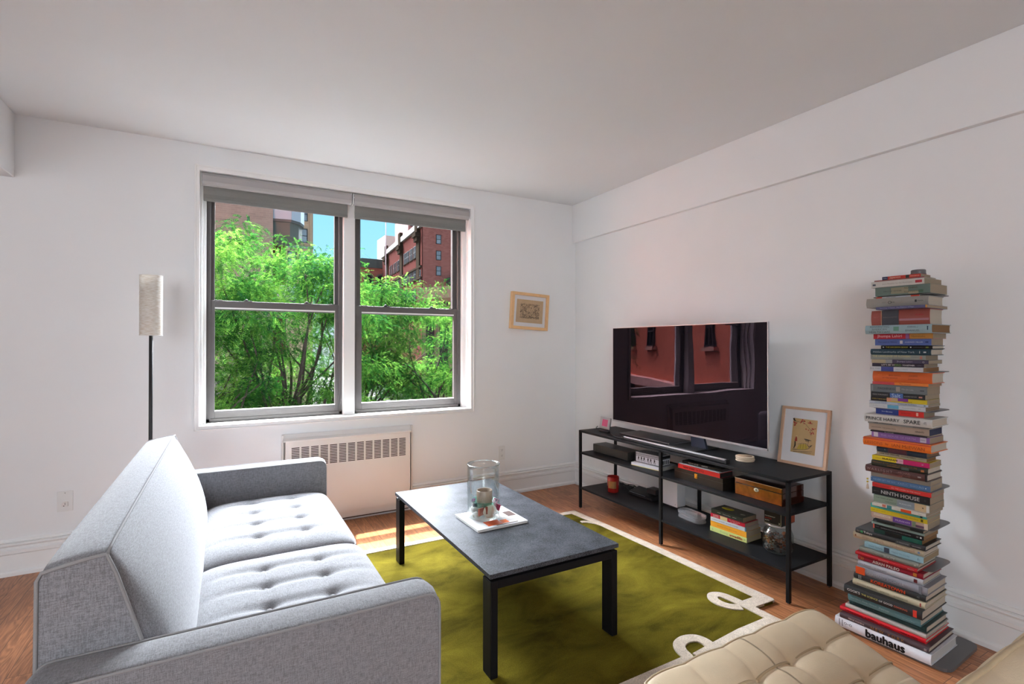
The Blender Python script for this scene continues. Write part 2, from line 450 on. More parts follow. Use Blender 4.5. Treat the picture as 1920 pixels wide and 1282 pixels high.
window_unit('window_2', 0.858, 1.762, 0.925, 1.705)

# ---- two roller shades rolled up in the opening
def roller_shade(x0, x1, label):
    t = thing('roller_shade', label, 'shade', ((x0 + x1) / 2, WALL_Y + .05, 2.445), 0, 'roller shades above the windows')
    z1, z0 = 2.441, 2.355
    f = MB()   # front fascia with a rolled lip
    prof = [(WALL_Y + .016, z1), (WALL_Y + .006, z1 - .02), (WALL_Y + .006, z0 + .028), (WALL_Y + .014, z0 + .010), (WALL_Y + .03, z0), (WALL_Y + .034, z0 + .004),
            (WALL_Y + .02, z0 + .014), (WALL_Y + .012, z0 + .03), (WALL_Y + .012, z1 - .02), (WALL_Y + .022, z1 - .004), (WALL_Y + .08, z1 - .004), (WALL_Y + .08, z1)]
    f.prism(prof, 'x', x0 + .012, x1 - .006); f.build('fascia', m_shade2, t, world=True)
    f = MB(); f.prism([(WALL_Y + .038 , z0 + .05), (WALL_Y + .036, z0 - .02), (WALL_Y + .042, z0 - .05), (WALL_Y + .040, z0 - .078), (WALL_Y + .046, z0 - .078), (WALL_Y + .048, z0 - .05), (WALL_Y + .042, z0 - .02), (WALL_Y + .044, z0 + .05)], 'x', x0 + .02, x1 - .028)
    f.build('shade_fabric', m_shade, t, world=True)
    f = MB(); f.box(x0 + .02, x1 - .028, WALL_Y + .036, WALL_Y + .05, z0 - .096, z0 - .074, bev=.004); f.build('hem_bar', m_shade, t, world=True)
    f = MB(); f.tube([(x0 + .02, WALL_Y + .07, z0 + .04), (x1 - .028, WALL_Y + .07, z0 + .04)], .026, 16); f.build('roller_tube', m_shade, t, world=True)
    for s_, xx in ((0, x0 + .004), (1, x1 - .008)):
        f = MB(); f.box(xx, xx + .005, WALL_Y + .012, WALL_Y + .09, z0 + .006, z1 - .002, bev=.001); f.build('bracket', m_trim, t, world=True)
    return t
roller_shade(OX0, 0.822, 'grey fabric roller shade rolled up over the left window')
roller_shade(0.826, OX1, 'grey fabric roller shade rolled up over the right window')
m_cord = mat('white_cord', (0.8, 0.8, 0.78), rough=0.4)
for (xx, zz, lb) in ((-0.142, 1.24, 'white bead cord looped beside the left window frame'), (1.779, 1.2, 'white bead cord looped beside the right window frame')):
    pts = [(xx, WALL_Y + .03, 2.36)]
    for k in range(10): pts.append((xx + .002 * math.sin(k), WALL_Y + .03 - .001 * k, 2.3 - k * (2.3 - zz - .15) / 9))
    for k in range(9):
        a = PI * k / 8; pts.append((xx + .002 + .01 * (1 - math.cos(a)) * .5, WALL_Y + .03 + .013 * (1 - math.cos(a)), zz + .12 - .12 * math.sin(a)))
    for k in range(10): pts.append((xx + .010, WALL_Y + .056, zz + .15 + k * (2.3 - zz - .15) / 9))
    c = MB(); c.tube(pts, .0016, 6); tag(c.build('shade_cord', m_cord), lb, 'cord', 'cords of the roller shades')

# ---- baseboards
BP = [(0, 0), (.030, 0), (.030, .018), (.024, .027), (.016, .030), (.014, .116), (.021, .123), (.021, .139), (.009, .147), (.009, .159), (.020, .165), (.024, .172), (.020, .178), (.010, .181), (.018, .187), (.010, .199), (0, .201)]
def baseboard(name, axis, a, b, wall, s):
    f = MB()
    if axis == 'x': f.prism([(wall - s * d, z) for d, z in BP], 'x', a, b)
    else: f.prism([(wall - s * d, z) for d, z in BP], 'y', a, b)
    return struct(name, f, m_trim)
f = MB(); f.prism([(WALL_Y - d, z) for d, z in BP], 'x', WALL_L, .352); f.prism([(WALL_Y - d, z) for d, z in BP], 'x', 1.285, WALL_R); struct('baseboard_back', f, m_trim)
baseboard('baseboard_right', 'y', WALL_B, WALL_Y, WALL_R, 1)
baseboard('baseboard_left', 'y', WALL_B, WALL_Y, WALL_L, -1)

# ---- radiator cover with louvred grille
m_rad = mat('radiator_enamel', (0.80, 0.765, 0.735), rough=0.4, noise=0.01, nscale=4)
m_dark = mat('recess_shade', (0.06, 0.035, 0.03), rough=0.9)
t = thing('radiator_cover', 'white metal radiator cover with slotted grille below the window', 'radiator', (.805, 3.86, 0))
ry = 3.852
f = MB()
cols = [(0.399 + .0638 * i, 0.450 + .0638 * i) for i in range(13)]
zs0, zs1, ns = .447, .586, 12
xs = [.353] + [c for p in cols for c in p] + [1.257]
zz = [.085]; pitch = (zs1 - zs0) / ns
rows = [(zs0 + k * pitch, zs0 + k * pitch + pitch * .55) for k in range(ns)]
zz += [c for p in rows for c in p] + [.621]
pts = [(x, ry, z) for z in zz for x in xs]; nx = len(xs); fs = []
for j in range(len(zz) - 1):
    for i in range(nx - 1):
        if j % 2 == 1 and i % 2 == 1: continue
        fs.append((j * nx + i, j * nx + i + 1, (j + 1) * nx + i + 1, (j + 1) * nx + i))
f.poly(pts, fs)
f.build('front_panel', m_rad, t, world=True)
f = MB()
f.box(.353, .358, ry, 3.9, .085, .621); f.box(1.252, 1.257, ry, 3.9, .085, .621); f.box(.353, 1.257, ry + .0005, 3.9, .085, .09)
f.box(.342, 1.268, ry - .004, WALL_Y, .621, .633, bev=.003)
f.prism([(ry + .006, .633), (WALL_Y, .633), (WALL_Y, .671), (WALL_Y - .01, .671), (ry + .03, .645)], 'x', .345, 1.266)
f.box(.338, .350, ry + .03, WALL_Y, .05, .668, bev=.002); f.box(1.268, 1.283, ry + .03, WALL_Y, .05, .668, bev=.002)
f.build('cabinet', m_rad, t, world=True)
f = MB(); f.box(.36, 1.25, ry + .03, 3.895, .02, .615); f.build('dark_backing', m_dark, t, world=True)  # dark colour stands in for the shade inside, seen through the slots
f = MB(); f.box(.353, 1.257, ry + .022, ry + .028, .03, .088); f.build('toe_panel', m_rad, t, world=True)

# ---- wall plates
m_plate = mat('plate_plastic', (0.80, 0.80, 0.79), rough=0.3)
def plate(x0, x1, z0, z1, kind, label):
    t = thing('wall_outlet', label, 'outlet', ((x0 + x1) / 2, WALL_Y, (z0 + z1) / 2), 0, 'outlets on the window wall')
    f = MB(); f.box(x0, x1, WALL_Y - .006, WALL_Y, z0, z1, bev=.003, seg=3); f.build('cover_plate', m_plate, t, world=True)
    xc, zc = (x0 + x1) / 2, (z0 + z1) / 2
    if kind == 0:
        f = MB()
        zj = zc - .015
        pr = [(xc - .014, zj - .014), (xc + .014, zj - .014), (xc + .014, zj + .012), (xc + .006, zj + .014), (xc - .006, zj + .014), (xc - .014, zj + .004)]
        f.prism(pr, 'y', WALL_Y - .016, WALL_Y - .005); f.build('wall_jack', mat('jack_plastic', (0.78, 0.74, 0.72), rough=0.4), t, world=True)
        f = MB(); f.box(xc + .001, xc + .003, WALL_Y - .0166, WALL_Y - .015, zj - .004, zj + .008); f.box(xc - .006, xc - .001, WALL_Y - .0166, WALL_Y - .015, zj - .012, zj - .008)
        f.build('jack_slots', m_black, t, world=True)
        f = MB(); f.box(xc - .002, xc + .002, WALL_Y - .0068, WALL_Y - .005, z1 - .013, z1 - .009, bev=.0005); f.build('screw', m_alu, t, world=True)
    else:
        for dz in (.024, -.024):
            f = MB(); f.prism([(xc + .017 * math.cos(a), zc + dz + .014 * math.sin(a)) for a in [2 * PI * k / 20 for k in range(20)]], 'y', WALL_Y - .008, WALL_Y - .005)
            so = f.build('socket', m_plate, t, world=True)
            f = MB()
            f.box(xc - .007, xc - .005, WALL_Y - .0086, WALL_Y - .007, zc + dz - .001, zc + dz + .007); f.box(xc + .005, xc + .007, WALL_Y - .0086, WALL_Y - .007, zc + dz - .001, zc + dz + .007)
            f.box(xc - .002, xc + .002, WALL_Y - .0086, WALL_Y - .007, zc + dz - .009, zc + dz - .005)
            f.build('socket_slots', m_black, so)
            so.children[0].matrix_parent_inverse = Matrix.Identity(4); so.children[0].data.transform(Matrix.Translation(-Vector(t.location)))
    return t
plate(-.861, -.788, .322, .441, 0, 'white wall plate with a small jack left of the sofa')
plate(2.055, 2.121, .305, .424, 1, 'white double power outlet right of the radiator')
# ================================================================ sofa
def mat_weave(name, c1, c2, scale=900, rough=0.9):
    m = bpy.data.materials.new(name); m.use_nodes = True
    nt = m.node_tree; b = nt.nodes['Principled BSDF']; N = nt.nodes.new; L = nt.links.new
    tc = N('ShaderNodeTexCoord')
    acc = None
    for k, st in enumerate(((1, .12, 1), (.12, 1, 1), (1, 1, .12))):
        mp = N('ShaderNodeMapping'); mp.inputs['Scale'].default_value = st; L(tc.outputs['Object'], mp.inputs[0])
        n = N('ShaderNodeTexNoise'); n.inputs['Scale'].default_value = scale * .5; n.inputs['Detail'].default_value = 1; L(mp.outputs[0], n.inputs['Vector'])
        if acc is None: acc = n.outputs['Fac']
        else:
            a = N('ShaderNodeMath'); a.operation = 'ADD'; L(acc, a.inputs[0]); L(n.outputs['Fac'], a.inputs[1]); acc = a.outputs[0]
    mr = N('ShaderNodeMapRange'); mr.inputs['From Min'].default_value = 1.15; mr.inputs['From Max'].default_value = 1.85; L(acc, mr.inputs['Value'])
    mx = N('ShaderNodeMix'); mx.data_type = 'RGBA'; mx.inputs[6].default_value = srgb(c1); mx.inputs[7].default_value = srgb(c2)
    L(mr.outputs[0], mx.inputs['Factor']); L(mx.outputs[2], b.inputs['Base Color'])
    b.inputs['Roughness'].default_value = rough; b.inputs['Sheen Weight'].default_value = 0.25; b.inputs['Sheen Roughness'].default_value = 0.4
    bp = N('ShaderNodeBump'); bp.inputs['Strength'].default_value = 0.15; bp.inputs['Distance'].default_value = 0.001; L(acc, bp.inputs['Height']); L(bp.outputs[0], b.inputs['Normal'])
    return m
m_sofa = mat_weave('grey_sofa_weave', (112, 111, 114), (149, 149, 154))
m_pipe = mat('sofa_piping', (146, 145, 146), rough=0.85, noise=0.06, nscale=300)
m_walnut = mat('dark_wood_leg', (70, 45, 30), rough=0.4, noise=0.15, nscale=20, stretch=(1, 1, .1))
SX0, SX1, SY0, SY1 = -.362, .532, 1.368, 3.372
ARM = .116
sofa = thing('sofa', 'light grey upholstered sofa with tufted seat cushions facing the coffee table', 'sofa', ((SX0 + SX1) / 2, (SY0 + SY1) / 2, 0))
def rounded(pts, r, seg=5):
    out = []; n = len(pts)
    for i, p in enumerate(pts):
        rr = r[i] if isinstance(r, (list, tuple)) else r
        p = Vector(p); a = Vector(pts[i - 1]); b = Vector(pts[(i + 1) % n])
        if rr <= 0: out.append(tuple(p)); continue
        d1, d2 = (a - p).normalized(), (b - p).normalized()
        ang = d1.angle(d2); t_ = min(rr / math.tan(ang / 2), (a - p).length * .49, (b - p).length * .49)
        p1, p2 = p + d1 * t_, p + d2 * t_
        for k in range(seg + 1):
            u = k / seg; out.append(tuple((1 - u) ** 2 * p1 + 2 * u * (1 - u) * p + u * u * p2))
    return out
def sofa_arm(y0, y1):
    prof = rounded([(SX0, .13), (SX1, .13), (SX1, .598), (SX0, .598)], [.01, .01, .045, .03])
    n = len(prof); f = MB()
    # slightly crowned outer shell: rings across the thickness
    ts = [0, .04, .15, .35, .5, .65, .85, .96, 1]; cr = [-.004, .0, .0035, .006, .007, .006, .0035, .0, -.004]
    cx, cz = (SX0 + SX1) / 2, .36
    rings = []
    for t_, c_ in zip(ts, cr):
        ring = []
        for x, z in prof:
            dx, dz = (1 if x > cx else -1) * c_, (1 if z > cz else 0) * c_
            ring.append(f.bm.verts.new((x + dx * (abs(x - cx) > .40), y0 + t_ * (y1 - y0), z + dz)))
        rings.append(ring)
    for a, b in zip(rings, rings[1:]):
        for k in range(n):
            q = f.bm.faces.new((a[k], a[(k + 1) % n], b[(k + 1) % n], b[k])); q.smooth = True
    f.bm.faces.new(rings[0]); f.bm.faces.new(rings[-1][::-1])
    a = f.build('arm', m_sofa, sofa, world=True)
    for yy in (y0 - .001, y1 + .001):
        g = MB(); g.tube([(x, yy, z) for x, z in prof], .0036, 6, closed=True); q = g.build('piping', m_pipe, a, world=False)
        q.data.transform(Matrix.Translation(-Vector(sofa.location)))
    return a
sofa_arm(SY0, SY0 + ARM); sofa_arm(SY1 - ARM, SY1)
BY0, BY1 = SY0 + ARM + .003, SY1 - ARM - .003
f = MB(); f.box(SX0 + .02, SX1 - .03, BY0, BY1, .13, .275, bev=.012); f.build('base_frame', m_sofa, sofa, world=True)
# back: slanted pillow shape, piped along its edges
def back_prof(bulge, top):
    """closed outline in x,z from rear bottom round the top and down the front"""
    rear = [(SX0, .14), (SX0 - .002, .45), (SX0, .78), (SX0 + .008, .797 + top * .6)]
    topc = [(SX0 + .05, .806 + top), (SX0 + .09, .813 + top), (-.240, .817 + top * .6)]
    fr = []
    for k in range(1, 13):
        t_ = k / 12
        x = -.236 + .155 * t_; z = .816 - .53 * t_
        # slightly concave line at the ends, swollen in the middle
        x += .012 * math.sin(PI * t_) * 0 + bulge * math.sin(PI * min(1, t_ * 1.05)) ** .8
        fr.append((x, z + top * .6 * (1 - t_)))
    return rear + topc + fr
ny = 40; f = MB(); rings = []
for j in range(ny + 1):
    v = -1 + 2 * j / ny
    e_ = (1 - abs(v) ** 9) ** .6 if abs(v) < 1 else 0
    prof = back_prof(.062 * (1 - abs(v) ** 7) ** .55 if abs(v) < 1 else 0.0, .014 * e_)
    rings.append([f.bm.verts.new((x, BY0 + (BY1 - BY0) * (v + 1) / 2, z)) for x, z in prof])
n = len(rings[0])
for a, b in zip(rings, rings[1:]):
    for k in range(n):
        q = f.bm.faces.new((a[k], a[(k + 1) % n], b[(k + 1) % n], b[k])); q.smooth = True
f.bm.faces.new(rings[0]); f.bm.faces.new(rings[-1][::-1])
back = f.build('backrest', m_sofa, sofa, world=True)
def sofa_pipe(path, parent, closed=False, r=.0045):
    g = MB(); g.tube(path, r, 6, closed=closed); q = g.build('piping', m_pipe, parent); q.data.transform(Matrix.Translation(-Vector(sofa.location))); return q
for v in (-1, 1):
    yy = BY0 if v < 0 else BY1
    sofa_pipe([(x, yy, z) for x, z in back_prof(0, 0)], back)
line = []
for j in range(ny + 1):
    v = -1 + 2 * j / ny; e_ = (1 - abs(v) ** 9) ** .6 if abs(v) < 1 else 0
    line.append((-.238 + .001 * e_, BY0 + (BY1 - BY0) * (v + 1) / 2, .8185 + .0085 * e_))
sofa_pipe(line, back, r=.0036)
# seat cushions
m_button = m_pipe
def seat_cushion(y0, y1, rows):
    xa, xb = -.10, .528; bxs = (.125, .324); zb0, H0 = .278, .112
    def pos(u, v):
        x = (xa + xb) / 2 + (xb - xa) / 2 * u; yv = (y0 + y1) / 2 + (y1 - y0) / 2 * v
        # rounded corners at the front
        x -= .012 * abs(v) ** 8 * max(u, 0) ** 4; yv -= (1 if v > 0 else -1) * .010 * abs(u) ** 10 * abs(v)
        return x, yv
    def half(u, v):
        x, yv = pos(u, v)
        puff = .062 * max(0, (1 - abs(u) ** 5)) ** .5 * max(0, (1 - abs(v) ** 6)) ** .5
        fall = max(0, 1 - abs(u) ** 6) * max(0, 1 - abs(v) ** 10)
        d = 0
        for ry_ in rows:
            # shallow channel running front to back through each row of buttons
            inner = math.exp(-(max(0, abs(x - .22) - .12) / .10) ** 2)
            d += .009 * math.exp(-((yv - ry_) / .025) ** 2) * (.35 + .65 * inner)
            for bx in bxs:
                d += .016 * math.exp(-(((x - bx) ** 2 + (yv - ry_) ** 2) ** .5 / .024) ** 1.3)
        for bx in bxs: d += .002 * math.exp(-((x - bx) / .04) ** 2)
        wr = .0012 * math.sin(yv * 70 + 3 * math.sin(x * 9)) * max(0, u) * fall
        d = min(d, .034)
        return zb0 + .006 * (1 - fall), zb0 + H0 + puff - d * fall + wr
    vs, fs = grid_cushion(84, 116, pos, half)
    o = link_mesh('seat_cushion', [Vector(p) - Vector(sofa.location) for p in vs], fs, m_sofa, sofa, smooth=True)
    es = []
    for k in range(48): es.append((-1 + 2 * k / 48, -1))
    for k in range(48): es.append((1, -1 + 2 * k / 48))
    for k in range(48): es.append((1 - 2 * k / 48, 1))
    for k in range(48): es.append((-1, 1 - 2 * k / 48))
    for z_ in (0, 1):
        pt = []
        for u, v in es:
            x, yv = pos(u, v); pt.append((x, yv, half(u, v)[z_]))
        sofa_pipe(pt, o, closed=True, r=.0042)
    for ry_ in rows:
        for bx in bxs:
            zz_ = None
            u = (bx - (xa + xb) / 2) / ((xb - xa) / 2); v = (ry_ - (y0 + y1) / 2) / ((y1 - y0) / 2)
            zz_ = half(u, v)[1]
            g = MB(); g.lathe([(0, .006), (.006, .0055), (.0105, .002), (.0105, -.006), (0, -.006)], (bx, ry_, zz_ + .002), 14)
            q = g.build('button', m_pipe, o); q.data.transform(Matrix.Translation(-Vector(sofa.location)))
seat_cushion(BY0, 2.364, (1.68, 1.85, 2.01, 2.17))
seat_cushion(2.368, BY1, (2.55, 2.735, 2.915, 3.10))
for (x, y) in ((SX0 + .07, SY0 + .08), (SX1 - .08, SY0 + .08), (SX0 + .07, SY1 - .08), (SX1 - .08, SY1 - .08)):
    g = MB(); g.lathe([(0, 0), (.012, 0), (.02, .135), (0, .135)], (x, y, 0), 16); g.build('leg', m_walnut, sofa, world=True)

# ================================================================ floor lamp behind the sofa
LX, LY = -.368, 3.47
t = thing('floor_lamp', 'slim floor lamp with white linen cylinder shade behind the sofa', 'lamp', (LX, LY, 0))
def mat_linen():
    m = bpy.data.materials.new('lamp_linen'); m.use_nodes = True
    nt = m.node_tree; nt.nodes.clear(); N = nt.nodes.new; L = nt.links.new
    out = N('ShaderNodeOutputMaterial'); ad = N('ShaderNodeMixShader'); ad.inputs[0].default_value = .35
    d = N('ShaderNodeBsdfDiffuse'); tr = N('ShaderNodeBsdfTranslucent')
    tc = N('ShaderNodeTexCoord'); mp = N('ShaderNodeMapping'); mp.inputs['Scale'].default_value = (40, 40, 260); n = N('ShaderNodeTexNoise'); n.inputs['Scale'].default_value = 1; n.inputs['Detail'].default_value = 4
    L(tc.outputs['Object'], mp.inputs[0]); L(mp.outputs[0], n.inputs['Vector'])
    r = N('ShaderNodeValToRGB'); r.color_ramp.elements[0].color = srgb(226, 216, 202); r.color_ramp.elements[0].position = .3; r.color_ramp.elements[1].color = srgb(250, 247, 242); r.color_ramp.elements[1].position = .6
    L(n.outputs['Fac'], r.inputs[0]); L(r.outputs[0], d.inputs[0]); L(r.outputs[0], tr.inputs[0]); L(d.outputs[0], ad.inputs[1]); L(tr.outputs[0], ad.inputs[2]); L(ad.outputs[0], out.inputs[0])
    return m
f = MB(); r_ = .054
f.lathe([(r_, 1.352), (r_, 1.69), (r_ - .0015, 1.69), (r_ - .0015, 1.352), (r_, 1.352)], (LX, LY, 0), 48); sh = f.build('lamp_shade', mat_linen(), t, world=True)
for z in (1.353, 1.688):
    g = MB(); g.tube([(LX + (r_ + .0003) * math.cos(2 * PI * k / 32), LY + (r_ + .0003) * math.sin(2 * PI * k / 32), z) for k in range(32)], .0016, 5, closed=True); q = g.build('shade_rim', m_trim, sh); q.data.transform(Matrix.Translation(-Vector(t.location)))
m_bmetal = mat('black_metal', (0.018, 0.018, 0.02), rough=0.42, noise=0.1, nscale=40)
f = MB(); f.tube([(LX, LY, .02), (LX, LY, 1.56)], .0095, 12); f.tube([(LX, LY, 1.5), (LX + .05, LY, 1.5)], .002, 6); f.tube([(LX, LY, 1.5), (LX - .05, LY, 1.5)], .002, 6); f.build('pole', m_bmetal, t, world=True)
f = MB(); f.lathe([(0, 0), (.125, 0), (.125, .014), (.118, .018), (.012, .022), (0, .022)], (LX, LY, 0), 40); f.build('base', m_bmetal, t, world=True)
f = MB(); f.lathe([(0, 0), (.018, .01), (.028, .04), (.022, .065), (.012, .085), (0, .085)], (LX, LY, 1.555), 20); f.build('light_bulb', mat('opal_bulb', (.85, .85, .83), rough=.3), t, world=True)

# ================================================================ rug
def mat_rug(name, cols, scale=(5, 5, 5)):
    m = bpy.data.materials.new(name); m.use_nodes = True
    nt = m.node_tree; b = nt.nodes['Principled BSDF']; N = nt.nodes.new; L = nt.links.new
    tc = N('ShaderNodeTexCoord'); mp = N('ShaderNodeMapping'); mp.inputs['Scale'].default_value = scale; L(tc.outputs['Object'], mp.inputs[0])
    n = N('ShaderNodeTexNoise'); n.inputs['Scale'].default_value = 1; n.inputs['Detail'].default_value = 6; n.inputs['Roughness'].default_value = .6; n.inputs['Distortion'].default_value = .5; L(mp.outputs[0], n.inputs['Vector'])
    r = N('ShaderNodeValToRGB'); r.color_ramp.elements[0].position = .3; r.color_ramp.elements[0].color = srgb(cols[0]); r.color_ramp.elements[1].position = .68; r.color_ramp.elements[1].color = srgb(cols[1]); L(n.outputs['Fac'], r.inputs[0])
    n2 = N('ShaderNodeTexNoise'); n2.inputs['Scale'].default_value = 260; n2.inputs['Detail'].default_value = 2; L(tc.outputs['Object'], n2.inputs['Vector'])
    mr = N('ShaderNodeMapRange'); mr.inputs['From Min'].default_value = .3; mr.inputs['From Max'].default_value = .7; mr.inputs['To Min'].default_value = .78; mr.inputs['To Max'].default_value = 1.2; L(n2.outputs['Fac'], mr.inputs['Value'])
    mx = N('ShaderNodeMix'); mx.data_type = 'RGBA'; mx.blend_type = 'MULTIPLY'; mx.inputs['Factor'].default_value = 1; L(r.outputs[0], mx.inputs[6]); L(mr.outputs[0], mx.inputs[7]); L(mx.outputs[2], b.inputs['Base Color'])
    b.inputs['Roughness'].default_value = 1; b.inputs['Specular IOR Level'].default_value = .03
    bp = N('ShaderNodeBump'); bp.inputs['Strength'].default_value = .5; bp.inputs['Distance'].default_value = .004; L(n2.outputs['Fac'], bp.inputs['Height']); L(bp.outputs[0], b.inputs['Normal'])
    return m
m_green = mat_rug('rug_green_pile', ((62, 54, 16), (118, 106, 34)), (2.6, 5, 5))
m_cream = mat_rug('rug_cream_pile', ((205, 190, 172), (226, 212, 196)), (20, 20, 5))
rug = thing('area_rug', 'olive green pile rug with a looping cream border under the coffee table', 'rug', (1.4, 2.3, 0))
RZ = .012
outline = [(.42, 3.226), (2.362, 3.218), (2.368, 2.93), (2.402, 2.36), (2.421, 1.64), (2.398, 1.594), (2.275, 1.60), (2.268, 1.447), (.42, 1.43)]
f = MB(); f.prism(outline, 'z', 0, RZ); f.build('green_field', m_green, rug, world=True)
RIB = [0]
def ribbon(path, w, closed=False, z0=.004, z1=None):
    RIB[0] += 1; z1 = z1 or RZ + .003 + .0004 * RIB[0]; z0 = z0 + .0001 * RIB[0]
    P = [Vector((*p, 0)) for p in path]; n = len(P); L_, R_ = [], []
    for i, p in enumerate(P):
        a = P[i - 1] if (i or closed) else p; b = P[(i + 1) % n] if (i < n - 1 or closed) else p
        d = (b - a).normalized(); nrm = Vector((-d.y, d.x, 0)); ww = w[i] / 2 if isinstance(w, list) else w / 2
        L_.append(p + nrm * ww); R_.append(p - nrm * ww)
    pts = [(q.x, q.y, z1) for q in L_] + [(q.x, q.y, z1) for q in R_] + [(q.x, q.y, z0) for q in L_] + [(q.x, q.y, z0) for q in R_]
    fs = []
    rng_ = range(n) if closed else range(n - 1)
    for i in rng_:
        j = (i + 1) % n
        fs += [(i, n + i, n + j, j), (2 * n + i, i, j, 2 * n + j), (n + i, 3 * n + i, 3 * n + j, n + j)]
    if not closed: fs += [(0, 2 * n, 3 * n, n), (n - 1, 2 * n - 1, 4 * n - 1, 3 * n - 1)]
    return pts, fs
def smooth_path(pts, k=6):
    P = [Vector(p) for p in pts]; out = []
    for i in range(len(P) - 1):
        p0, p1, p2, p3 = P[max(i - 1, 0)], P[i], P[i + 1], P[min(i + 2, len(P) - 1)]
        for s_ in range(k):
            t_ = s_ / k
            out.append(.5 * ((2 * p1) + (-p0 + p2) * t_ + (2 * p0 - 5 * p1 + 4 * p2 - p3) * t_ ** 2 + (-p0 + 3 * p1 - 3 * p2 + p3) * t_ ** 3))
    out.append(P[-1]); return [tuple(p) for p in out]
f = MB()
f.poly(*ribbon([(.42, 3.201), (2.362, 3.193)], .05))                                            # far edge
f.poly(*ribbon([(2.328, 3.217), (2.340, 3.04), (2.354, 2.90), (2.372, 2.34), (2.386, 1.66), (2.386, 1.605)], [.066, .060, .054, .062, .072, .072]))   # right edge
f.poly(*ribbon(smooth_path([(2.252, 2.985), (2.282, 2.975), (2.318, 2.93), (2.342, 2.87), (2.352, 2.78)]), .032))   # short tail
f.poly(*ribbon([(2.415, 1.630), (2.262, 1.634)], .070))                                          # turned end
loop = smooth_path([(2.238, 1.435), (2.240, 1.60), (2.236, 1.70), (2.222, 1.762), (2.186, 1.781), (2.154, 1.755), (2.146, 1.71), (2.160, 1.668), (2.186, 1.644), (2.206, 1.632)])
f.poly(*ribbon(loop, .050))
f.poly(*ribbon([(2.264, 1.482), (2.02, 1.482), (1.845, 1.468), (1.70, 1.455)], .062))            # near edge
loop2 = smooth_path([(1.800, 1.46), (1.812, 1.515), (1.798, 1.556), (1.752, 1.573), (1.700, 1.560), (1.672, 1.525), (1.660, 1.48), (1.64, 1.455)])
f.poly(*ribbon(loop2, .050))
f.poly(*ribbon([(1.655, 1.459), (1.1, 1.455), (.42, 1.455)], .062))
f.poly(*ribbon([(.445, 3.2), (.445, 1.44)], .05))
f.build('cream_border', m_cream, rug, world=True)

# ================================================================ coffee table
def mat_stone():
    m = bpy.data.materials.new('table_stone'); m.use_nodes = True
    nt = m.node_tree; b = nt.nodes['Principled BSDF']; N = nt.nodes.new; L = nt.links.new
    tc = N('ShaderNodeTexCoord'); n = N('ShaderNodeTexNoise'); n.inputs['Scale'].default_value = 230; n.inputs['Detail'].default_value = 4; n.inputs['Roughness'].default_value = .8; L(tc.outputs['Object'], n.inputs['Vector'])
    n3 = N('ShaderNodeTexNoise'); n3.inputs['Scale'].default_value = 9; n3.inputs['Detail'].default_value = 4; L(tc.outputs['Object'], n3.inputs['Vector'])
    a = N('ShaderNodeMath'); a.operation = 'MULTIPLY_ADD'; a.inputs[1].default_value = .35; L(n3.outputs['Fac'], a.inputs[0]); L(n.outputs['Fac'], a.inputs[2])
    r = N('ShaderNodeValToRGB'); r.color_ramp.elements[0].position = .52; r.color_ramp.elements[0].color = srgb(30, 31, 34); r.color_ramp.elements[1].position = .84; r.color_ramp.elements[1].color = srgb(92, 94, 100); L(a.outputs[0], r.inputs[0])
    L(r.outputs[0], b.inputs['Base Color']); b.inputs['Roughness'].default_value = .36; b.inputs['Specular IOR Level'].default_value = .10; b.inputs['IOR'].default_value = 1.3
    mr = N('ShaderNodeMapRange'); mr.inputs['To Min'].default_value = .36; mr.inputs['To Max'].default_value = .6; L(n.outputs['Fac'], mr.inputs['Value']); L(mr.outputs[0], b.inputs['Roughness'])
    bp = N('ShaderNodeBump'); bp.inputs['Strength'].default_value = .12; bp.inputs['Distance'].default_value = .001; L(n.outputs['Fac'], bp.inputs['Height']); L(bp.outputs[0], b.inputs['Normal'])
    return m
TX0, TX1, TY0, TY1, TZ = .884, 1.524, 1.745, 3.004, .418
t = thing('coffee_table', 'black coffee table with dark speckled stone top standing on the green rug', 'table', ((TX0 + TX1) / 2, (TY0 + TY1) / 2, RZ))
f = MB(); f.box(TX0, TX1, TY0, TY1, TZ - .018, TZ, bev=.0015); f.build('table_top', mat_stone(), t, world=True)
m_tleg = mat('table_black_lacquer', (0.010, 0.010, 0.011), rough=0.42, spec=0.12)
for (y0, y1) in ((TY0 + .004, TY0 + .074), (TY1 - .074, TY1 - .004)):
    for (x0, x1) in ((TX0 + .004, TX0 + .036), (TX1 - .036, TX1 - .004)):
        g = MB(); g.box(x0, x1, y0, y1, RZ, .388, bev=.003); g.build('leg', m_tleg, t, world=True)
    g = MB(); g.box(TX0 + .036, TX1 - .036, y0, y1, .356, .388, bev=.002); g.build('crossbar', m_tleg, t, world=True)
g = MB(); g.box(TX0 + .05, TX1 - .05, TY0 + .02, TY1 - .02, .386, .401); g.build('spacer', m_tleg, t, world=True)

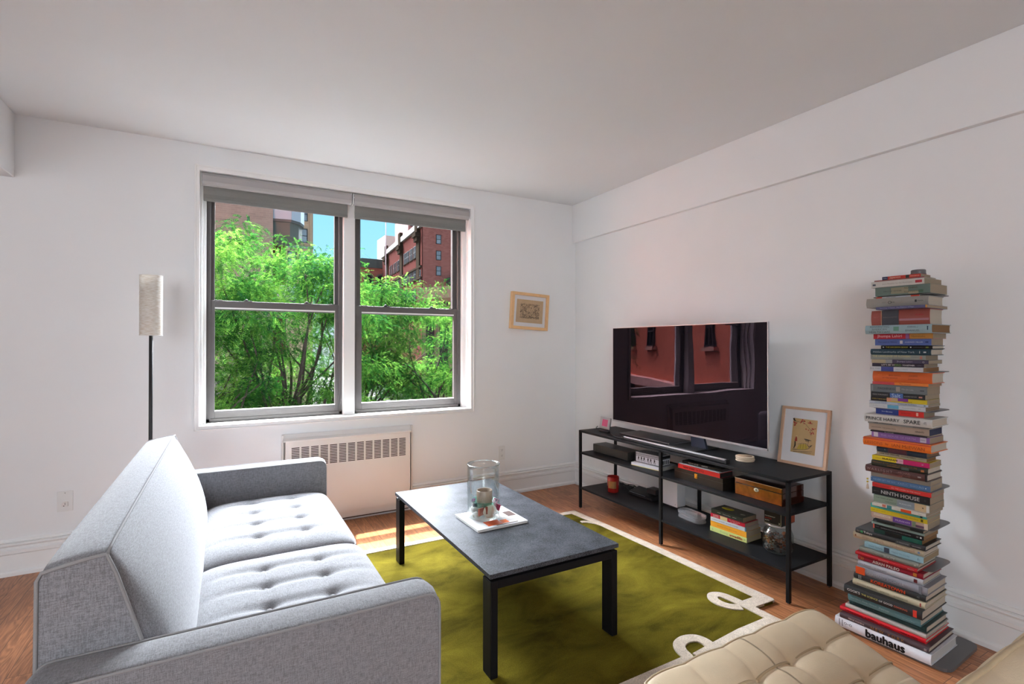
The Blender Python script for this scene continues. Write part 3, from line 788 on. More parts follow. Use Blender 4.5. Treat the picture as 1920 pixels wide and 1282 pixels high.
# ================================================================ magazine and glass vase with keepsakes on the table
MZ = TZ + .012
Mg = Matrix.Translation((1.168, 2.298, TZ)) @ Matrix.Rotation(math.radians(1.0), 4, 'Z')
t = thing('magazine', 'square white art magazine with orange cover picture lying on the coffee table', 'magazine', (1.168, 2.298, TZ), math.radians(1.0))
f = MB(); f.box(-.137, .137, -.130, .130, 0, .0105); f.build('page_block', mat('magazine_pages', (212, 210, 205), rough=.6, noise=.06, nscale=8, stretch=(1, 1, 60)), t)
f = MB(); f.box(-.138, .138, -.131, .131, .0105, .012); f.build('cover', mat('magazine_cover', (222, 222, 224), rough=.25), t)
for (x0, x1, y0, y1, c) in ((-.07, .01, -.11, -.045, (226, 96, 48)), (.012, .05, -.105, -.06, (226, 110, 60)), (.05, .12, -.09, -.03, (190, 186, 182)), (-.03, .09, -.121, -.112, (110, 96, 84)), (.085, .13, -.03, .04, (110, 92, 88))):
    f = MB(); f.box(x0, x1, y0, y1, .012, .0123); f.build('cover_picture', cm(c, .25), t)
JX, JY = 1.140, 2.325
m_gl = mat_glass('vase_glass', tint=(.975, .992, .988), refl=.14)
jr, jh = .083, .268
t = thing('glass_vase', 'clear glass cylinder vase of keepsakes standing on the magazine', 'vase', (JX, JY, MZ + .0004))
f = MB(); f.lathe([(0, 0), (jr - .012, 0), (jr - .002, .006), (jr, .02), (jr, .25), (jr + .001, jh), (jr - .003, jh), (jr - .005, .25), (jr - .005, .02), (jr - .014, .010), (0, .008)], (0, 0, 0), 64); f.build('vase_body', m_gl, t)
f = MB(); f.tube([((jr - .001) * math.cos(2 * PI * k / 48), (jr - .001) * math.sin(2 * PI * k / 48), jh) for k in range(48)], .0022, 6, closed=True); f.build('vase_rim', mat_glass('rim_glass', tint=(.93, .96, .96), refl=.20), t)
bz = MZ + .011
# things inside: stones, blocks, a small glass bowl holding a tan candle cup
def pebble(x, y, z, sx, sy, sz, rz, c, label, seed):
    R_ = random.Random(seed); f = MB()
    f.lathe([(0, -1), (.45, -.92), (.8, -.62), (.97, -.2), (1, .1), (.85, .55), (.5, .88), (0, 1)], (0, 0, 0), 18)
    for v in f.bm.verts:
        k = 1 + .08 * math.sin(3 * v.co.x + seed) + .06 * math.cos(4 * v.co.y + 2 * seed)
        v.co = Vector((v.co.x * sx * k, v.co.y * sy, v.co.z * sz * k))
    o = f.build('pebble', mat('stone_%d' % seed, c, rough=.55, noise=.1, nscale=40), None, smooth=True)
    o.location = (x, y, z + sz); o.rotation_euler = (0, 0, rz); return tag(o, label, 'stone', 'stones in the glass vase')
pebble(JX + .008, JY - .050, bz, .042, .017, .030, .1, (186, 176, 158), 'large pale flat stone at the front of the glass vase', 1)
pebble(JX - .050, JY - .026, bz, .024, .022, .013, .6, (140, 132, 116), 'dull olive stone at the left inside the glass vase', 2)
pebble(JX + .050, JY - .030, bz, .021, .020, .017, .2, (198, 200, 202), 'white stone at the right inside the glass vase', 3)
pebble(JX + .014, JY + .050, bz, .026, .018, .016, .9, (96, 110, 100), 'dark green stone at the back of the glass vase', 4)
pebble(JX - .034, JY + .036, bz, .030, .022, .020, 1.2, (160, 150, 140), 'brown grey stone behind the brick red block', 5)
def block(x, y, z, sx, sy, sz, rot, c, label, cat='block', name='wooden_block'):
    f = MB(); f.box(-sx / 2, sx / 2, -sy / 2, sy / 2, 0, sz, bev=.0015)
    o = f.build(name, cm(c, .5), None); o.location = (x, y, z); o.rotation_euler = rot; return tag(o, label, cat, 'blocks in the glass vase')
block(JX - .038, JY - .050, bz + .016, .034, .012, .036, (0, 0, .35), (150, 74, 50), 'brick red block leaning inside the glass vase')
block(JX - .014, JY - .062, bz + .022, .010, .010, .036, (0, 0, .2), (132, 60, 44), 'narrow brick red block beside the wider red one')
block(JX + .046, JY - .046, bz + .030, .036, .011, .030, (0, .3, -.5), (142, 26, 66), 'dark magenta matchbox at the right inside the glass vase', 'box', 'matchbox')
block(JX + .056, JY - .010, bz + .050, .022, .014, .026, (.2, .4, .3), (206, 110, 140), 'pink patterned packet at the right inside the glass vase', 'packet', 'small_packet')
block(JX - .052, JY + .012, bz + .070, .020, .003, .016, (.2, 0, .2), (170, 90, 160), 'violet paper tag at the left inside the glass vase', 'tag', 'paper_tag')
block(JX - .050, JY - .002, bz + .046, .024, .012, .018, (0, .3, .5), (84, 92, 104), 'slate blue block at the left inside the glass vase')
m_aqua = mat_glass('aqua_glass', tint=(.62, .90, .80), refl=.15)
t = thing('glass_bowl', 'small aqua glass bowl wedged inside the tall glass vase', 'bowl', (JX + .002, JY - .002, bz + .034))
f = MB(); f.lathe([(0, 0), (.03, .002), (.048, .012), (.062, .036), (.068, .042), (.065, .042), (.058, .036), (.045, .015), (.03, .006), (0, .005)], (0, 0, 0), 48); f.build('bowl_body', m_aqua, t)
t = thing('candle_cup', 'tan ceramic candle cup standing in the aqua glass bowl', 'cup', (JX + .004, JY - .002, bz + .041))
f = MB(); f.lathe([(0, 0), (.036, 0), (.040, .004), (.040, .082), (.0385, .084), (.036, .082), (.036, .064), (0, .064)], (0, 0, 0), 40); f.build('cup_body', mat('tan_ceramic', (150, 128, 110), rough=.25, noise=.06, nscale=50), t)
f = MB(); f.lathe([(0, .066), (.0355, .066), (.0355, .060), (0, .060)], (0, 0, 0), 32); f.build('wax', mat('tan_wax', (150, 116, 96), rough=.6), t)

# ================================================================ tufted leather lounge chair in the foreground
m_leather = mat('cream_leather', (228, 208, 176), rough=0.42, noise=0.04, nscale=14, bump=0.35, bscale=420)
m_welt = mat('cream_leather_welt', (192, 170, 136), rough=0.5, noise=0.05, nscale=60)
m_chrome = mat('polished_steel', (.7, .7, .7), rough=.12, metal=1.0)
CH0, CH1 = .947, 1.730
chair = thing('lounge_chair', 'cream leather lounge chair with button tufted cushions and steel frame in front', 'armchair', ((CH0 + CH1) / 2, .65, 0))
def tufted(name, W, D_, T, nx_, ny_, Mx, rows_welt, pf=1.0):
    """cushion: local x width, y from front edge (0) backwards (-D_), z up; seams in nx_ x ny_ squares"""
    px = [W * i / nx_ - W / 2 for i in range(nx_ + 1)]; py = [-D_ * j / ny_ for j in range(ny_ + 1)]
    def pos(u, v):
        x, y = W / 2 * u, -D_ / 2 + D_ / 2 * v
        c_ = abs(u) ** 14 * abs(v) ** 14
        sc = .006 * abs(math.sin(PI * (x / W + .5) * nx_)) * abs(v) ** 10      # scalloped outline between the seams
        sc2 = .006 * abs(math.sin(PI * (-y / D_) * ny_)) * abs(u) ** 10
        return x * (1 - .02 * c_) + (1 if u > 0 else -1) * (sc2 - .005), y * 1.0 + (1 if v > 0 else -1) * (sc - .006) - D_ * .01 * c_ * (1 if v > 0 else -1)
    def half(u, v):
        x, y = W / 2 * u, -D_ / 2 + D_ / 2 * v
        gx = min(abs(x - a) for a in px[1:-1]); gy = min(abs(y - a) for a in py[1:-1])
        fall = max(0, 1 - abs(u) ** 12) ** .5 * max(0, 1 - abs(v) ** 12) ** .5
        r2 = math.hypot(gx, gy)
        iu, iv = max(0, 1 - abs(u) ** 5), max(0, 1 - abs(v) ** 5)
        d = (.0055 * math.exp(-(gx / .007) ** 1.2) + .004 * math.exp(-(gx / .03) ** 2)) * (.35 + .65 * iv) + (.008 * math.exp(-(gy / .012) ** 1.3) + .004 * math.exp(-(gy / .03) ** 2)) * (.4 + .6 * iu) + .014 * math.exp(-(r2 / .026) ** 1.1)
        fall = max(0, 1 - abs(u) ** 9) ** .5 * max(0, 1 - abs(v) ** 9) ** .5
        edge = .026 * pf * fall + .010 * pf * max(0, 1 - (u * u)) * max(0, 1 - v * v)
        return -T / 2 - .014 * fall, T / 2 + edge - d * fall
    vs, fs = grid_cushion(110, 90, pos, half)
    o = link_mesh(name, [Mx @ Vector(p) for p in vs], fs, m_leather, chair, smooth=True)
    g = MB()   # edge welts
    es = [(-1 + 2 * k / 60, -1) for k in range(60)] + [(1, -1 + 2 * k / 60) for k in range(60)] + [(1 - 2 * k / 60, 1) for k in range(60)] + [(-1, 1 - 2 * k / 60) for k in range(60)]
    for z_ in (0, 1):
        g.tube([Mx @ Vector((*pos(u, v), half(u, v)[z_])) for u, v in es], .0048, 6, closed=True)
    g.build('edge_welt', m_welt, o)
    for a in (py[1:-1] if rows_welt else []):
        v = (a + D_ / 2) / (D_ / 2)
        g = MB(); g.tube([Mx @ Vector((W / 2 * u, a, half(u, v)[1] + .001)) for u in [-1 + 2 * k / 100 for k in range(101)]], .0036, 6); g.build('row_welt', m_welt, o)
    for a in py[1:-1]:
        for b_ in px[1:-1]:
            z_ = half(b_ / (W / 2), (a + D_ / 2) / (D_ / 2))[1]
            g = MB(); g.lathe([(0, .007), (.006, .006), (.010, .002), (.010, -.004), (0, -.004)], (0, 0, 0), 14, M=Mx @ Matrix.Translation((b_, a, z_ + .002))); g.build('button', m_leather, o)
    return o
tilt = math.radians(15.5)
Wc = CH1 - CH0
# seat: front edge high, sloping down towards the back
Mseat = Matrix.Translation((0, 1.021 - .65, .418 - .052)) @ Matrix.Rotation(tilt, 4, 'X')
tufted('seat_cushion', Wc, .61, .10, 5, 5, Mseat, True)
# back cushion: leaning; local y runs from the top edge down, face turned to the window
lean = math.radians(-69.5)
Mback = Matrix.Translation((0, .4545 - .65, .3515)) @ Matrix.Rotation(lean, 4, 'X')
tufted('back_cushion', Wc, .424, .10, 5, 3, Mback, True, .6)
for xx in (CH0 + .06 - 1.3385, CH1 - .06 - 1.3385):
    def bar(p0, p1, p2, p3, w=.010, h=.035):
        P = []
        for k in range(25):
            u = k / 24; q = (1 - u) ** 3 * Vector(p0) + 3 * (1 - u) ** 2 * u * Vector(p1) + 3 * (1 - u) * u * u * Vector(p2) + u ** 3 * Vector(p3); P.append(q)
        g = MB(); rings = []
        for i, p in enumerate(P):
            d = (P[min(i + 1, 24)] - P[max(i - 1, 0)]).normalized(); nrm = Vector((-d.y, d.x))
            rings.append([g.bm.verts.new((xx + sx * h / 2, p.x + nrm.x * sy * w / 2, p.y + nrm.y * sy * w / 2)) for sx, sy in ((-1, -1), (1, -1), (1, 1), (-1, 1))])
        for a, b in zip(rings, rings[1:]):
            for k in range(4): g.bm.faces.new((a[k], a[(k + 1) % 4], b[(k + 1) % 4], b[k]))
        g.bm.faces.new(rings[0]); g.bm.faces.new(rings[-1])
        return g
    bar((.33, .005), (.28, .30), (-.18, .22), (-.43, .70)).build('frame_bar', m_chrome, chair)
    bar((-.40, .005), (-.30, .16), (.0, .24), (.33, .325)).build('frame_bar', m_chrome, chair)
for yy, zz_ in ((.30, .30), (-.12, .175)):
    g = MB(); g.box(CH0 + .05 - 1.3385, CH1 - .05 - 1.3385, yy - .02, yy + .02, zz_ - .006, zz_ + .006, bev=.002); g.build('cross_rail', m_chrome, chair)
# ================================================================ media console
KX0, KX1, KY0, KY1 = 2.457, 2.838, 1.545, 3.287
m_console = mat('console_black_steel', (0.013, 0.013, 0.014), rough=0.42, spec=0.18, noise=0.12, nscale=25)
m_cshelf = mat('console_shelf_steel', (0.014, 0.0145, 0.016), rough=0.5, spec=0.18, noise=0.15, nscale=12, bump=.03, bscale=300)
ST, SM, SL = .622, .449, .169
t = thing('media_console', 'long low black steel console with three open shelves along the right wall', 'console', ((KX0 + KX1) / 2, (KY0 + KY1) / 2, 0))
q = .019
for x0 in (KX0, KX1 - q):
    for y0 in (KY0, (KY0 + KY1) / 2 - q / 2, KY1 - q):
        g = MB(); g.box(x0, x0 + q, y0, y0 + q, .006, ST - .004, bev=.0015); lg = g.build('leg', m_console, t, world=True)
        g = MB(); g.lathe([(0, 0), (.007, 0), (.007, .007), (0, .007)], (x0 + q / 2 - t.location.x, y0 + q / 2 - t.location.y, 0), 12); g.build('leveling_foot', m_chrome, lg)
for nm, z in (('top_panel', ST), ('middle_shelf', SM), ('bottom_shelf', SL)):
    g = MB()
    if nm == 'top_panel':
        g.box(KX0, KX1, KY0, KY1, z - .016, z, bev=.0015)
    else:
        g.box(KX0 + .003, KX1 - .003, KY0 + q * .6, KY1 - q * .6, z - .014, z, bev=.0012)
    g.build(nm, m_cshelf, t, world=True)

# ================================================================ television
def mat_screen():
    m = bpy.data.materials.new('tv_screen'); m.use_nodes = True
    nt = m.node_tree; nt.nodes.clear(); N = nt.nodes.new; L = nt.links.new
    out = N('ShaderNodeOutputMaterial'); mx = N('ShaderNodeMixShader'); d = N('ShaderNodeBsdfDiffuse'); d.inputs[0].default_value = (.004, .004, .006, 1)
    g = N('ShaderNodeBsdfGlossy'); g.inputs['Color'].default_value = (.92, .62, .74, 1); g.inputs['Roughness'].default_value = .008
    fr = N('ShaderNodeLayerWeight'); fr.inputs['Blend'].default_value = .12
    ml = N('ShaderNodeMath'); ml.operation = 'MULTIPLY_ADD'; ml.inputs[1].default_value = .10; ml.inputs[2].default_value = .018
    # very slight waviness of the panel
    tc = N('ShaderNodeTexCoord'); n = N('ShaderNodeTexNoise'); n.inputs['Scale'].default_value = 3.2; n.inputs['Detail'].default_value = 1; L(tc.outputs['Object'], n.inputs['Vector'])
    bp = N('ShaderNodeBump'); bp.inputs['Strength'].default_value = .25; bp.inputs['Distance'].default_value = .004; L(n.outputs['Fac'], bp.inputs['Height']); L(bp.outputs[0], g.inputs['Normal'])
    L(fr.outputs['Facing'], ml.inputs[0]); L(ml.outputs[0], mx.inputs[0]); L(d.outputs[0], mx.inputs[1]); L(g.outputs[0], mx.inputs[2]); L(mx.outputs[0], out.inputs[0])
    return m
VX, VY0, VY1, VZ0, VZ1 = 2.680, 1.806, 3.136, .698, 1.434
m_silver = mat('brushed_silver', (.62, .62, .64), rough=.3, metal=.9)
t = thing('television', 'large flat television with thin silver bezel on the black console', 'television', (VX, (VY0 + VY1) / 2, ST))
g = MB(); g.box(VX, VX + .0015, VY0 + .004, VY1 - .004, VZ0 + .012, VZ1 - .003); g.build('screen', mat_screen(), t, world=True)
g = MB(); g.box(VX + .001, VX + .012, VY0, VY1, VZ0, VZ1, bev=.001)
for (y0, y1, z0, z1) in ((VY0, VY0 + .004, VZ0, VZ1), (VY1 - .004, VY1, VZ0, VZ1), (VY0, VY1, VZ0, VZ0 + .012), (VY0, VY1, VZ1 - .003, VZ1)):
    g.box(VX - .0015, VX + .003, y0, y1, z0, z1)
g.build('bezel', m_silver, t, world=True)
g = MB(); g.box(VX + .012, VX + .05, VY0 + .12, VY1 - .12, VZ0 + .02, VZ0 + .45, bev=.01); g.build('rear_housing', m_black, t, world=True)
g = MB(); g.prism([(2.375, VZ0 + .03), (2.275, VZ0 + .03), (2.245, ST + .008), (2.365, ST + .008)], 'x', VX + .013, VX + .03); g.build('neck', mat('dark_blue_metal', (58, 66, 82), rough=.35, metal=.6), t, world=True)
g = MB(); g.box(2.585, 2.81, 2.24, 2.47, ST, ST + .007, bev=.003); g.build('foot_plate', m_black, t, world=True)
t = thing('media_player', 'flat black media player with silver edge under the television', 'player', (2.70, 2.72, ST))
g = MB(); g.box(2.602, 2.812, 2.474, 2.97, ST + .003, ST + .0145, bev=.001); g.build('player_body', mat('player_black', (.03, .03, .032), rough=.3, noise=.1, nscale=60), t, world=True)
g = MB(); g.box(2.603, 2.814, 2.4725, 2.475, ST + .005, ST + .012); g.box(2.6005, 2.603, 2.4725, 2.97, ST + .011, ST + .013); g.build('silver_edge', m_silver, t, world=True)
g = MB()
for (a, b) in ((2.62, 2.49), (2.79, 2.49), (2.62, 2.95), (2.79, 2.95)): g.box(a - .006, a + .006, b - .006, b + .006, ST, ST + .004)
g.build('rubber_feet', m_black, t, world=True)
# slim soundbar on the front edge
t = thing('soundbar', 'slim silver and black soundbar along the front edge of the console top', 'speaker', (2.492, 2.362, ST))
g = MB(); g.box(2.478, 2.505, 1.932, 2.792, ST + .001, ST + .020, bev=.004); g.build('speaker_body', m_black, t, world=True)
g = MB(); g.box(2.476, 2.494, 1.938, 2.786, ST + .0185, ST + .0265, bev=.0025); g.build('silver_strip', mat('satin_aluminium', (.42, .42, .43), rough=.5, metal=.5), t, world=True)
for y0 in (1.925, 2.787):
    g = MB(); g.box(2.474, 2.507, y0, y0 + .010, ST, ST + .025, bev=.002); g.build('end_cap', m_black, t, world=True)
# power adapter cable
m_rubber = mat('black_rubber', (.02, .02, .022), rough=.5)
g = MB(); g.tube(smooth_path([(2.66, 3.30, ST + .012), (2.62, 3.27, ST + .006), (2.60, 3.20, ST + .006), (2.57, 3.12, ST + .008), (2.56, 3.05, ST + .012), (2.53, 3.0, ST + .03), (2.50, 2.93, ST + .012), (2.485, 2.87, ST + .005), (2.488, 2.80, ST + .010)]), .0035, 6)
g.box(2.555, 2.585, 3.05, 3.16, ST + .001, ST + .012, bev=.003)
tag(g.build('power_cable', m_rubber), 'black power cable with adapter trailing from the photo frame to the soundbar', 'cable')
g = MB(); g.tube(smooth_path([(2.62, 2.50, ST + .003), (2.57, 2.44, ST + .01), (2.545, 2.36, ST + .014), (2.55, 2.28, ST + .006), (2.585, 2.235, ST + .0035), (2.65, 2.22, ST + .0035)]), .0028, 6)
tag(g.build('coiled_cable', m_rubber), 'thin black cable lying behind the soundbar near the television foot', 'cable')

# ---- small silver photo frame
t = thing('photo_frame', 'small silver photo frame with plain pink picture on the far console end', 'picture frame', (2.668, 3.225, ST), math.radians(90 - 4))
tl = Matrix.Rotation(math.radians(12), 4, 'X')
def pf(nm, m, x0, x1, y0, y1, z0, z1, bev=0, par=None):
    g = MB(); g.box(x0, x1, y0, y1, z0, z1, bev=bev, M=Matrix.Rotation(math.radians(10), 4, 'X')); return g.build(nm, m, par or t)
# local: x along the width (room -y..), y depth (front is +y after the turn), z up
for (x0, x1, z0, z1) in ((-.067, .067, 0, .020), (-.067, .067, .075, .094), (-.067, -.038, .019, .076), (.038, .067, .019, .076)): pf('frame_side', m_silver, x0, x1, -.004, .006, z0, z1, .002)
pf('picture', cm((222, 100, 140), .3), -.039, .039, -.002, .003, .018, .077)
pf('backing', m_black, -.064, .064, -.008, -.003, .003, .09)
g = MB(); g.box(-.02, .02, -.046, -.043, .011, .07, M=Matrix.Rotation(math.radians(-14), 4, 'X')); g.build('easel_leg', m_black, t)

# ---- coasters
for k in range(4):
    nm = 'coaster'
    lb = ['lowest pale wooden coaster of the stack on the console', 'second pale wooden coaster from the bottom of the stack', 'third pale wooden coaster from the bottom of the stack', 'topmost pale wooden coaster with carved face on the stack'][k]
    g = MB(); g.lathe([(0, 0), (.049, 0), (.051, .0015), (.051, .0055), (.049, .0068), (0, .0068)] if k < 3 else [(0, 0), (.049, 0), (.051, .0015), (.051, .0055), (.049, .0068), (.042, .0068), (.041, .006), (0, .006)], (0, 0, 0), 40)
    o = g.build(nm, mat('pale_maple', (214, 196, 172), rough=.5, noise=.05, nscale=30), None); o.location = (2.656 + .002 * (k % 2), 1.938 - .002 * (k % 2) + (.004 if k == 3 else 0), ST + .0068 * k)
    tag(o, lb, 'coaster', 'round coasters on the console')
    if k == 3:
        g = MB(); g.lathe([(0, .0062), (.040, .0062), (.040, .0066), (0, .0066)], (0, 0, 0), 32); g.build('carved_face', mat('carved_maple', (186, 160, 132), rough=.6, noise=.35, nscale=220), o)

# ---- framed picture leaning on the wall
def art_frame(name, label, corners_fn, W, H, thick, fw, m_wood, loc, M, group=None):
    t = thing(name, label, 'picture frame', loc, 0)
    t.matrix_world = M
    t.location = M.to_translation(); t.rotation_euler = M.to_euler()
    for (x0, x1, z0, z1) in ((-W / 2, W / 2, 0, fw), (-W / 2, W / 2, H - fw, H), (-W / 2, -W / 2 + fw, fw, H - fw), (W / 2 - fw, W / 2, fw, H - fw)):
        g = MB(); g.box(x0, x1, -thick, 0, z0, z1, bev=.0008); g.build('frame_side', m_wood, t)
    g = MB(); g.box(-W / 2 + fw - .003, W / 2 - fw + .003, -thick * .55, -thick * .35, fw - .003, H - fw + .003); g.build('mat_board', mat('mat_board', (.80, .80, .82), rough=.7), t)
    g = MB(); g.box(-W / 2 + fw, W / 2 - fw, -thick * .75, -thick * .7, fw, H - fw); g.build('glazing', mat_glass(name + '_glazing', refl=.05), t)
    return t
m_beech = mat('beech_frame', (206, 170, 142), rough=.45, noise=.06, nscale=30, stretch=(8, 8, 1))
def paint(parent, name, pts, y, c, z=None):
    """flat printed shape in the frame's plane"""
    return link_mesh(name, [(p[0], y, p[1]) for p in pts], [tuple(range(len(pts)))], cm(c, .6), parent)
def stroke(parent, name, path, w, y, c):
    P = [Vector(p) for p in path]; L_, R_ = [], []
    for i, p in enumerate(P):
        d = (P[min(i + 1, len(P) - 1)] - P[max(i - 1, 0)]).normalized(); nn = Vector((-d.y, d.x))
        ww = (w[i] if isinstance(w, list) else w) / 2; L_.append(p + nn * ww); R_.append(p - nn * ww)
    pts = L_ + R_[::-1]; n = len(P); N2 = 2 * n
    fs = [(i, i + 1, N2 - 2 - i, N2 - 1 - i) for i in range(n - 1)]
    return ([(p.x, y, p.y) for p in pts], fs)
def strokes(parent, name, lst, y, c):
    V, F = [], []
    for path, w in lst:
        v, f_ = stroke(None, '', path, w, y, c); F += [tuple(i + len(V) for i in q) for q in f_]; V += v
    return link_mesh(name, V, F, cm(c, .6), parent)
# large one: front looks along -x; local x -> room -y, local -y -> room -x, local z -> up and leaning to +x
W_, H_ = .272, .327
bl = Vector((2.800, 1.832, ST)); br_ = Vector((2.808, 1.563, ST))
ex = (br_ - bl).normalized(); W_ = (br_ - bl).length
lean_ = math.radians(10); nrm = Vector((ex.y, -ex.x, 0))      # front normal
if nrm.x > 0: nrm = -nrm
ez = (Vector((0, 0, 1)) * math.cos(lean_) - nrm * math.sin(lean_)).normalized()
ey = ez.cross(ex).normalized()
M_ = Matrix(((ex.x, ey.x, ez.x, 0), (ex.y, ey.y, ez.y, 0), (ex.z, ey.z, ez.z, 0), (0, 0, 0, 1)))
M_ = Matrix.Translation((bl + br_) / 2 + Vector((0, 0, .0005)) + ey * .020) @ M_
fr = art_frame('framed_print', 'large beech framed print of red blossom and a boat leaning on the wall', None, W_, H_ * 1.0, .020, .0155, m_beech, (0, 0, 0), M_)
yp = -.0120
g = link_mesh('art_paper', [(x, yp, z) for x, z in ((-.068, .070), (.068, .070), (.068, .263), (-.068, .263))], [(0, 1, 2, 3)], mat('gold_paper', (204, 170, 118), rough=.6, noise=.06, nscale=50), fr)
a = fr
strokes(a, 'ink_branch', [([(-.066, .262), (-.060, .250), (-.052, .245)], [.010, .009, .003]), ([(-.052, .245), (-.03, .243), (-.012, .247), (.002, .252)], .0016), ([(-.012, .245), (.004, .236), (.022, .218), (.034, .208)], .0014), ([(.034, .208), (.040, .206), (.05, .212)], .0012), ([(.034, .208), (.036, .190), (.040, .176)], .0014)], yp - .0004, (40, 34, 30))
R_ = random.Random(5); V, F = [], []
for (cx_, cz_, n_, sp_) in ((-.012, .252, 7, .012), (.022, .244, 9, .016), (-.058, .236, 10, .010), (-.058, .222, 3, .006), (.046, .214, 6, .009), (.040, .192, 6, .009), (.020, .205, 2, .006), (.052, .190, 2, .006), (-.02, .238, 3, .012)):
    for _ in range(n_):
        x, z, s_ = cx_ + R_.gauss(0, sp_ * .5), cz_ + R_.gauss(0, .003), R_.uniform(.0022, .0042)
        x = max(-.066, min(.066, x)); k0 = len(V)
        V += [(x + s_ * 1.3 * math.cos(2 * PI * k / 6), yp - .0006, z + s_ * .8 * math.sin(2 * PI * k / 6)) for k in range(6)]; F.append(tuple(range(k0, k0 + 6)))
link_mesh('red_blossom', V, F, cm((176, 44, 40), .6), a)
paint(a, 'yellow_hull', [(-.030, .100), (-.022, .118), (-.004, .122), (.014, .126), (.030, .112), (.026, .100), (0, .092), (-.034, .090)], yp - .0004, (196, 168, 60))
paint(a, 'boatman_red_coat', [(-.048, .132), (-.034, .134), (-.036, .150), (-.040, .160), (-.044, .158), (-.048, .142)], yp - .0005, (168, 60, 46))
strokes(a, 'ink_boat', [([(-.056, .086), (-.02, .088), (.010, .092), (.034, .104), (.046, .120)], [.003, .0024, .002, .0024, .003]), ([(-.052, .074), (-.02, .078), (.02, .084), (.052, .090)], [.0028, .0022, .0020, .001]),
    ([(-.03, .118), (-.008, .126), (.016, .128), (.032, .114)], .0014), ([(-.046, .132), (-.044, .110), (-.050, .092)], [.006, .008, .004]), ([(-.012, .124), (-.014, .096)], .0012), ([(.002, .126), (.002, .096)], .0012), ([(.016, .126), (.018, .100)], .0012),
    ([(.004, .152), (.024, .150), (.044, .148)], [.004, .006, .002]), ([(.010, .144), (.032, .143)], [.004, .003]), ([(.030, .150), (.026, .124), (.036, .106)], .0016), ([(-.01, .076), (.03, .078), (.048, .080)], .0014), ([(.03, .112), (.05, .124)], .003)], yp - .0006, (44, 38, 32))
paint(a, 'boatman_hat', [(-.044, .162), (-.034, .160), (-.037, .168)], yp - .0006, (214, 190, 140))
# small one on the window wall
ang = math.radians(-1.2)
M2 = Matrix.Translation((2.364, WALL_Y, 1.434)) @ Matrix.Rotation(0, 4, 'Z')
m_gold = mat('oak_gold_frame', (232, 190, 140), rough=.4, noise=.06, nscale=30)
fr2 = art_frame('framed_etching', 'small gold oak framed etching hanging right of the window', None, .385, .325, .036, .026, m_gold, (0, 0, 0), M2)
fr2.rotation_euler = (math.radians(1.0), math.radians(3.0), 0)
fr2.location = (2.351, WALL_Y - .001, 1.437)
yp = -.0222
link_mesh('art_paper', [(x, yp, z) for x, z in ((-.140, .060), (.138, .060), (.138, .264), (-.136, .264))], [(0, 1, 2, 3)], mat('aged_paper', (202, 174, 138), rough=.7, noise=.06, nscale=20), fr2)
V, F = [], []; R_ = random.Random(9)
def in_print(x, z):      # crowd of small dark marks with a lighter arch in the upper middle
    if not (-.098 < x < .100 and .098 < z < .228): return 0
    if math.hypot((x - .015) / .03, (z - .185) / .03) < 1: return .25
    if z < .118: return .95
    return .6 + .25 * math.sin(x * 90) * math.sin(z * 110)
for _ in range(1500):
    x, z = R_.uniform(-.098, .100), R_.uniform(.098, .228)
    if R_.random() < in_print(x, z):
        l_, w_ = R_.uniform(.004, .010), R_.uniform(.0012, .0028); th_ = R_.choice((0.1, .8, 1.5, 2.3, 1.57)); c_, s_ = math.cos(th_), math.sin(th_); k0 = len(V)
        for dx, dz in ((-l_, -w_), (l_, -w_), (l_, w_), (-l_, w_)): V.append((x + (dx * c_ - dz * s_) / 2, yp - .0005, z + (dx * s_ + dz * c_) / 2))
        F.append((k0, k0 + 1, k0 + 2, k0 + 3))
link_mesh('etched_scene', V, F, cm((92, 76, 62), .7), fr2)

# ================================================================ things on the middle shelf
m_stb = mat('cable_box_black', (.030, .030, .028), rough=.35, noise=.08, nscale=30)
t = thing('cable_box', 'black set top box at the far end of the middle shelf', 'box', (2.62, 3.03, SM))
g = MB(); g.box(2.558, 2.69, 2.832, 3.232, SM + .004, SM + .064, bev=.002); g.build('housing', m_stb, t, world=True)
g = MB(); g.box(2.5565, 2.560, 2.84, 3.20, SM + .012, SM + .060); g.build('front_panel', mat('smoked_panel', (.055, .055, .048), rough=.22), t, world=True)
g = MB()
for k in range(8): g.box(2.59 + k * .010, 2.595 + k * .010, 2.8315, 2.833, SM + .018, SM + .05)
g.box(2.57, 2.68, 2.84, 2.85, SM, SM + .005); g.box(2.57, 2.68, 3.2, 3.21, SM, SM + .005)
g.build('vents_and_feet', m_black, t, world=True)

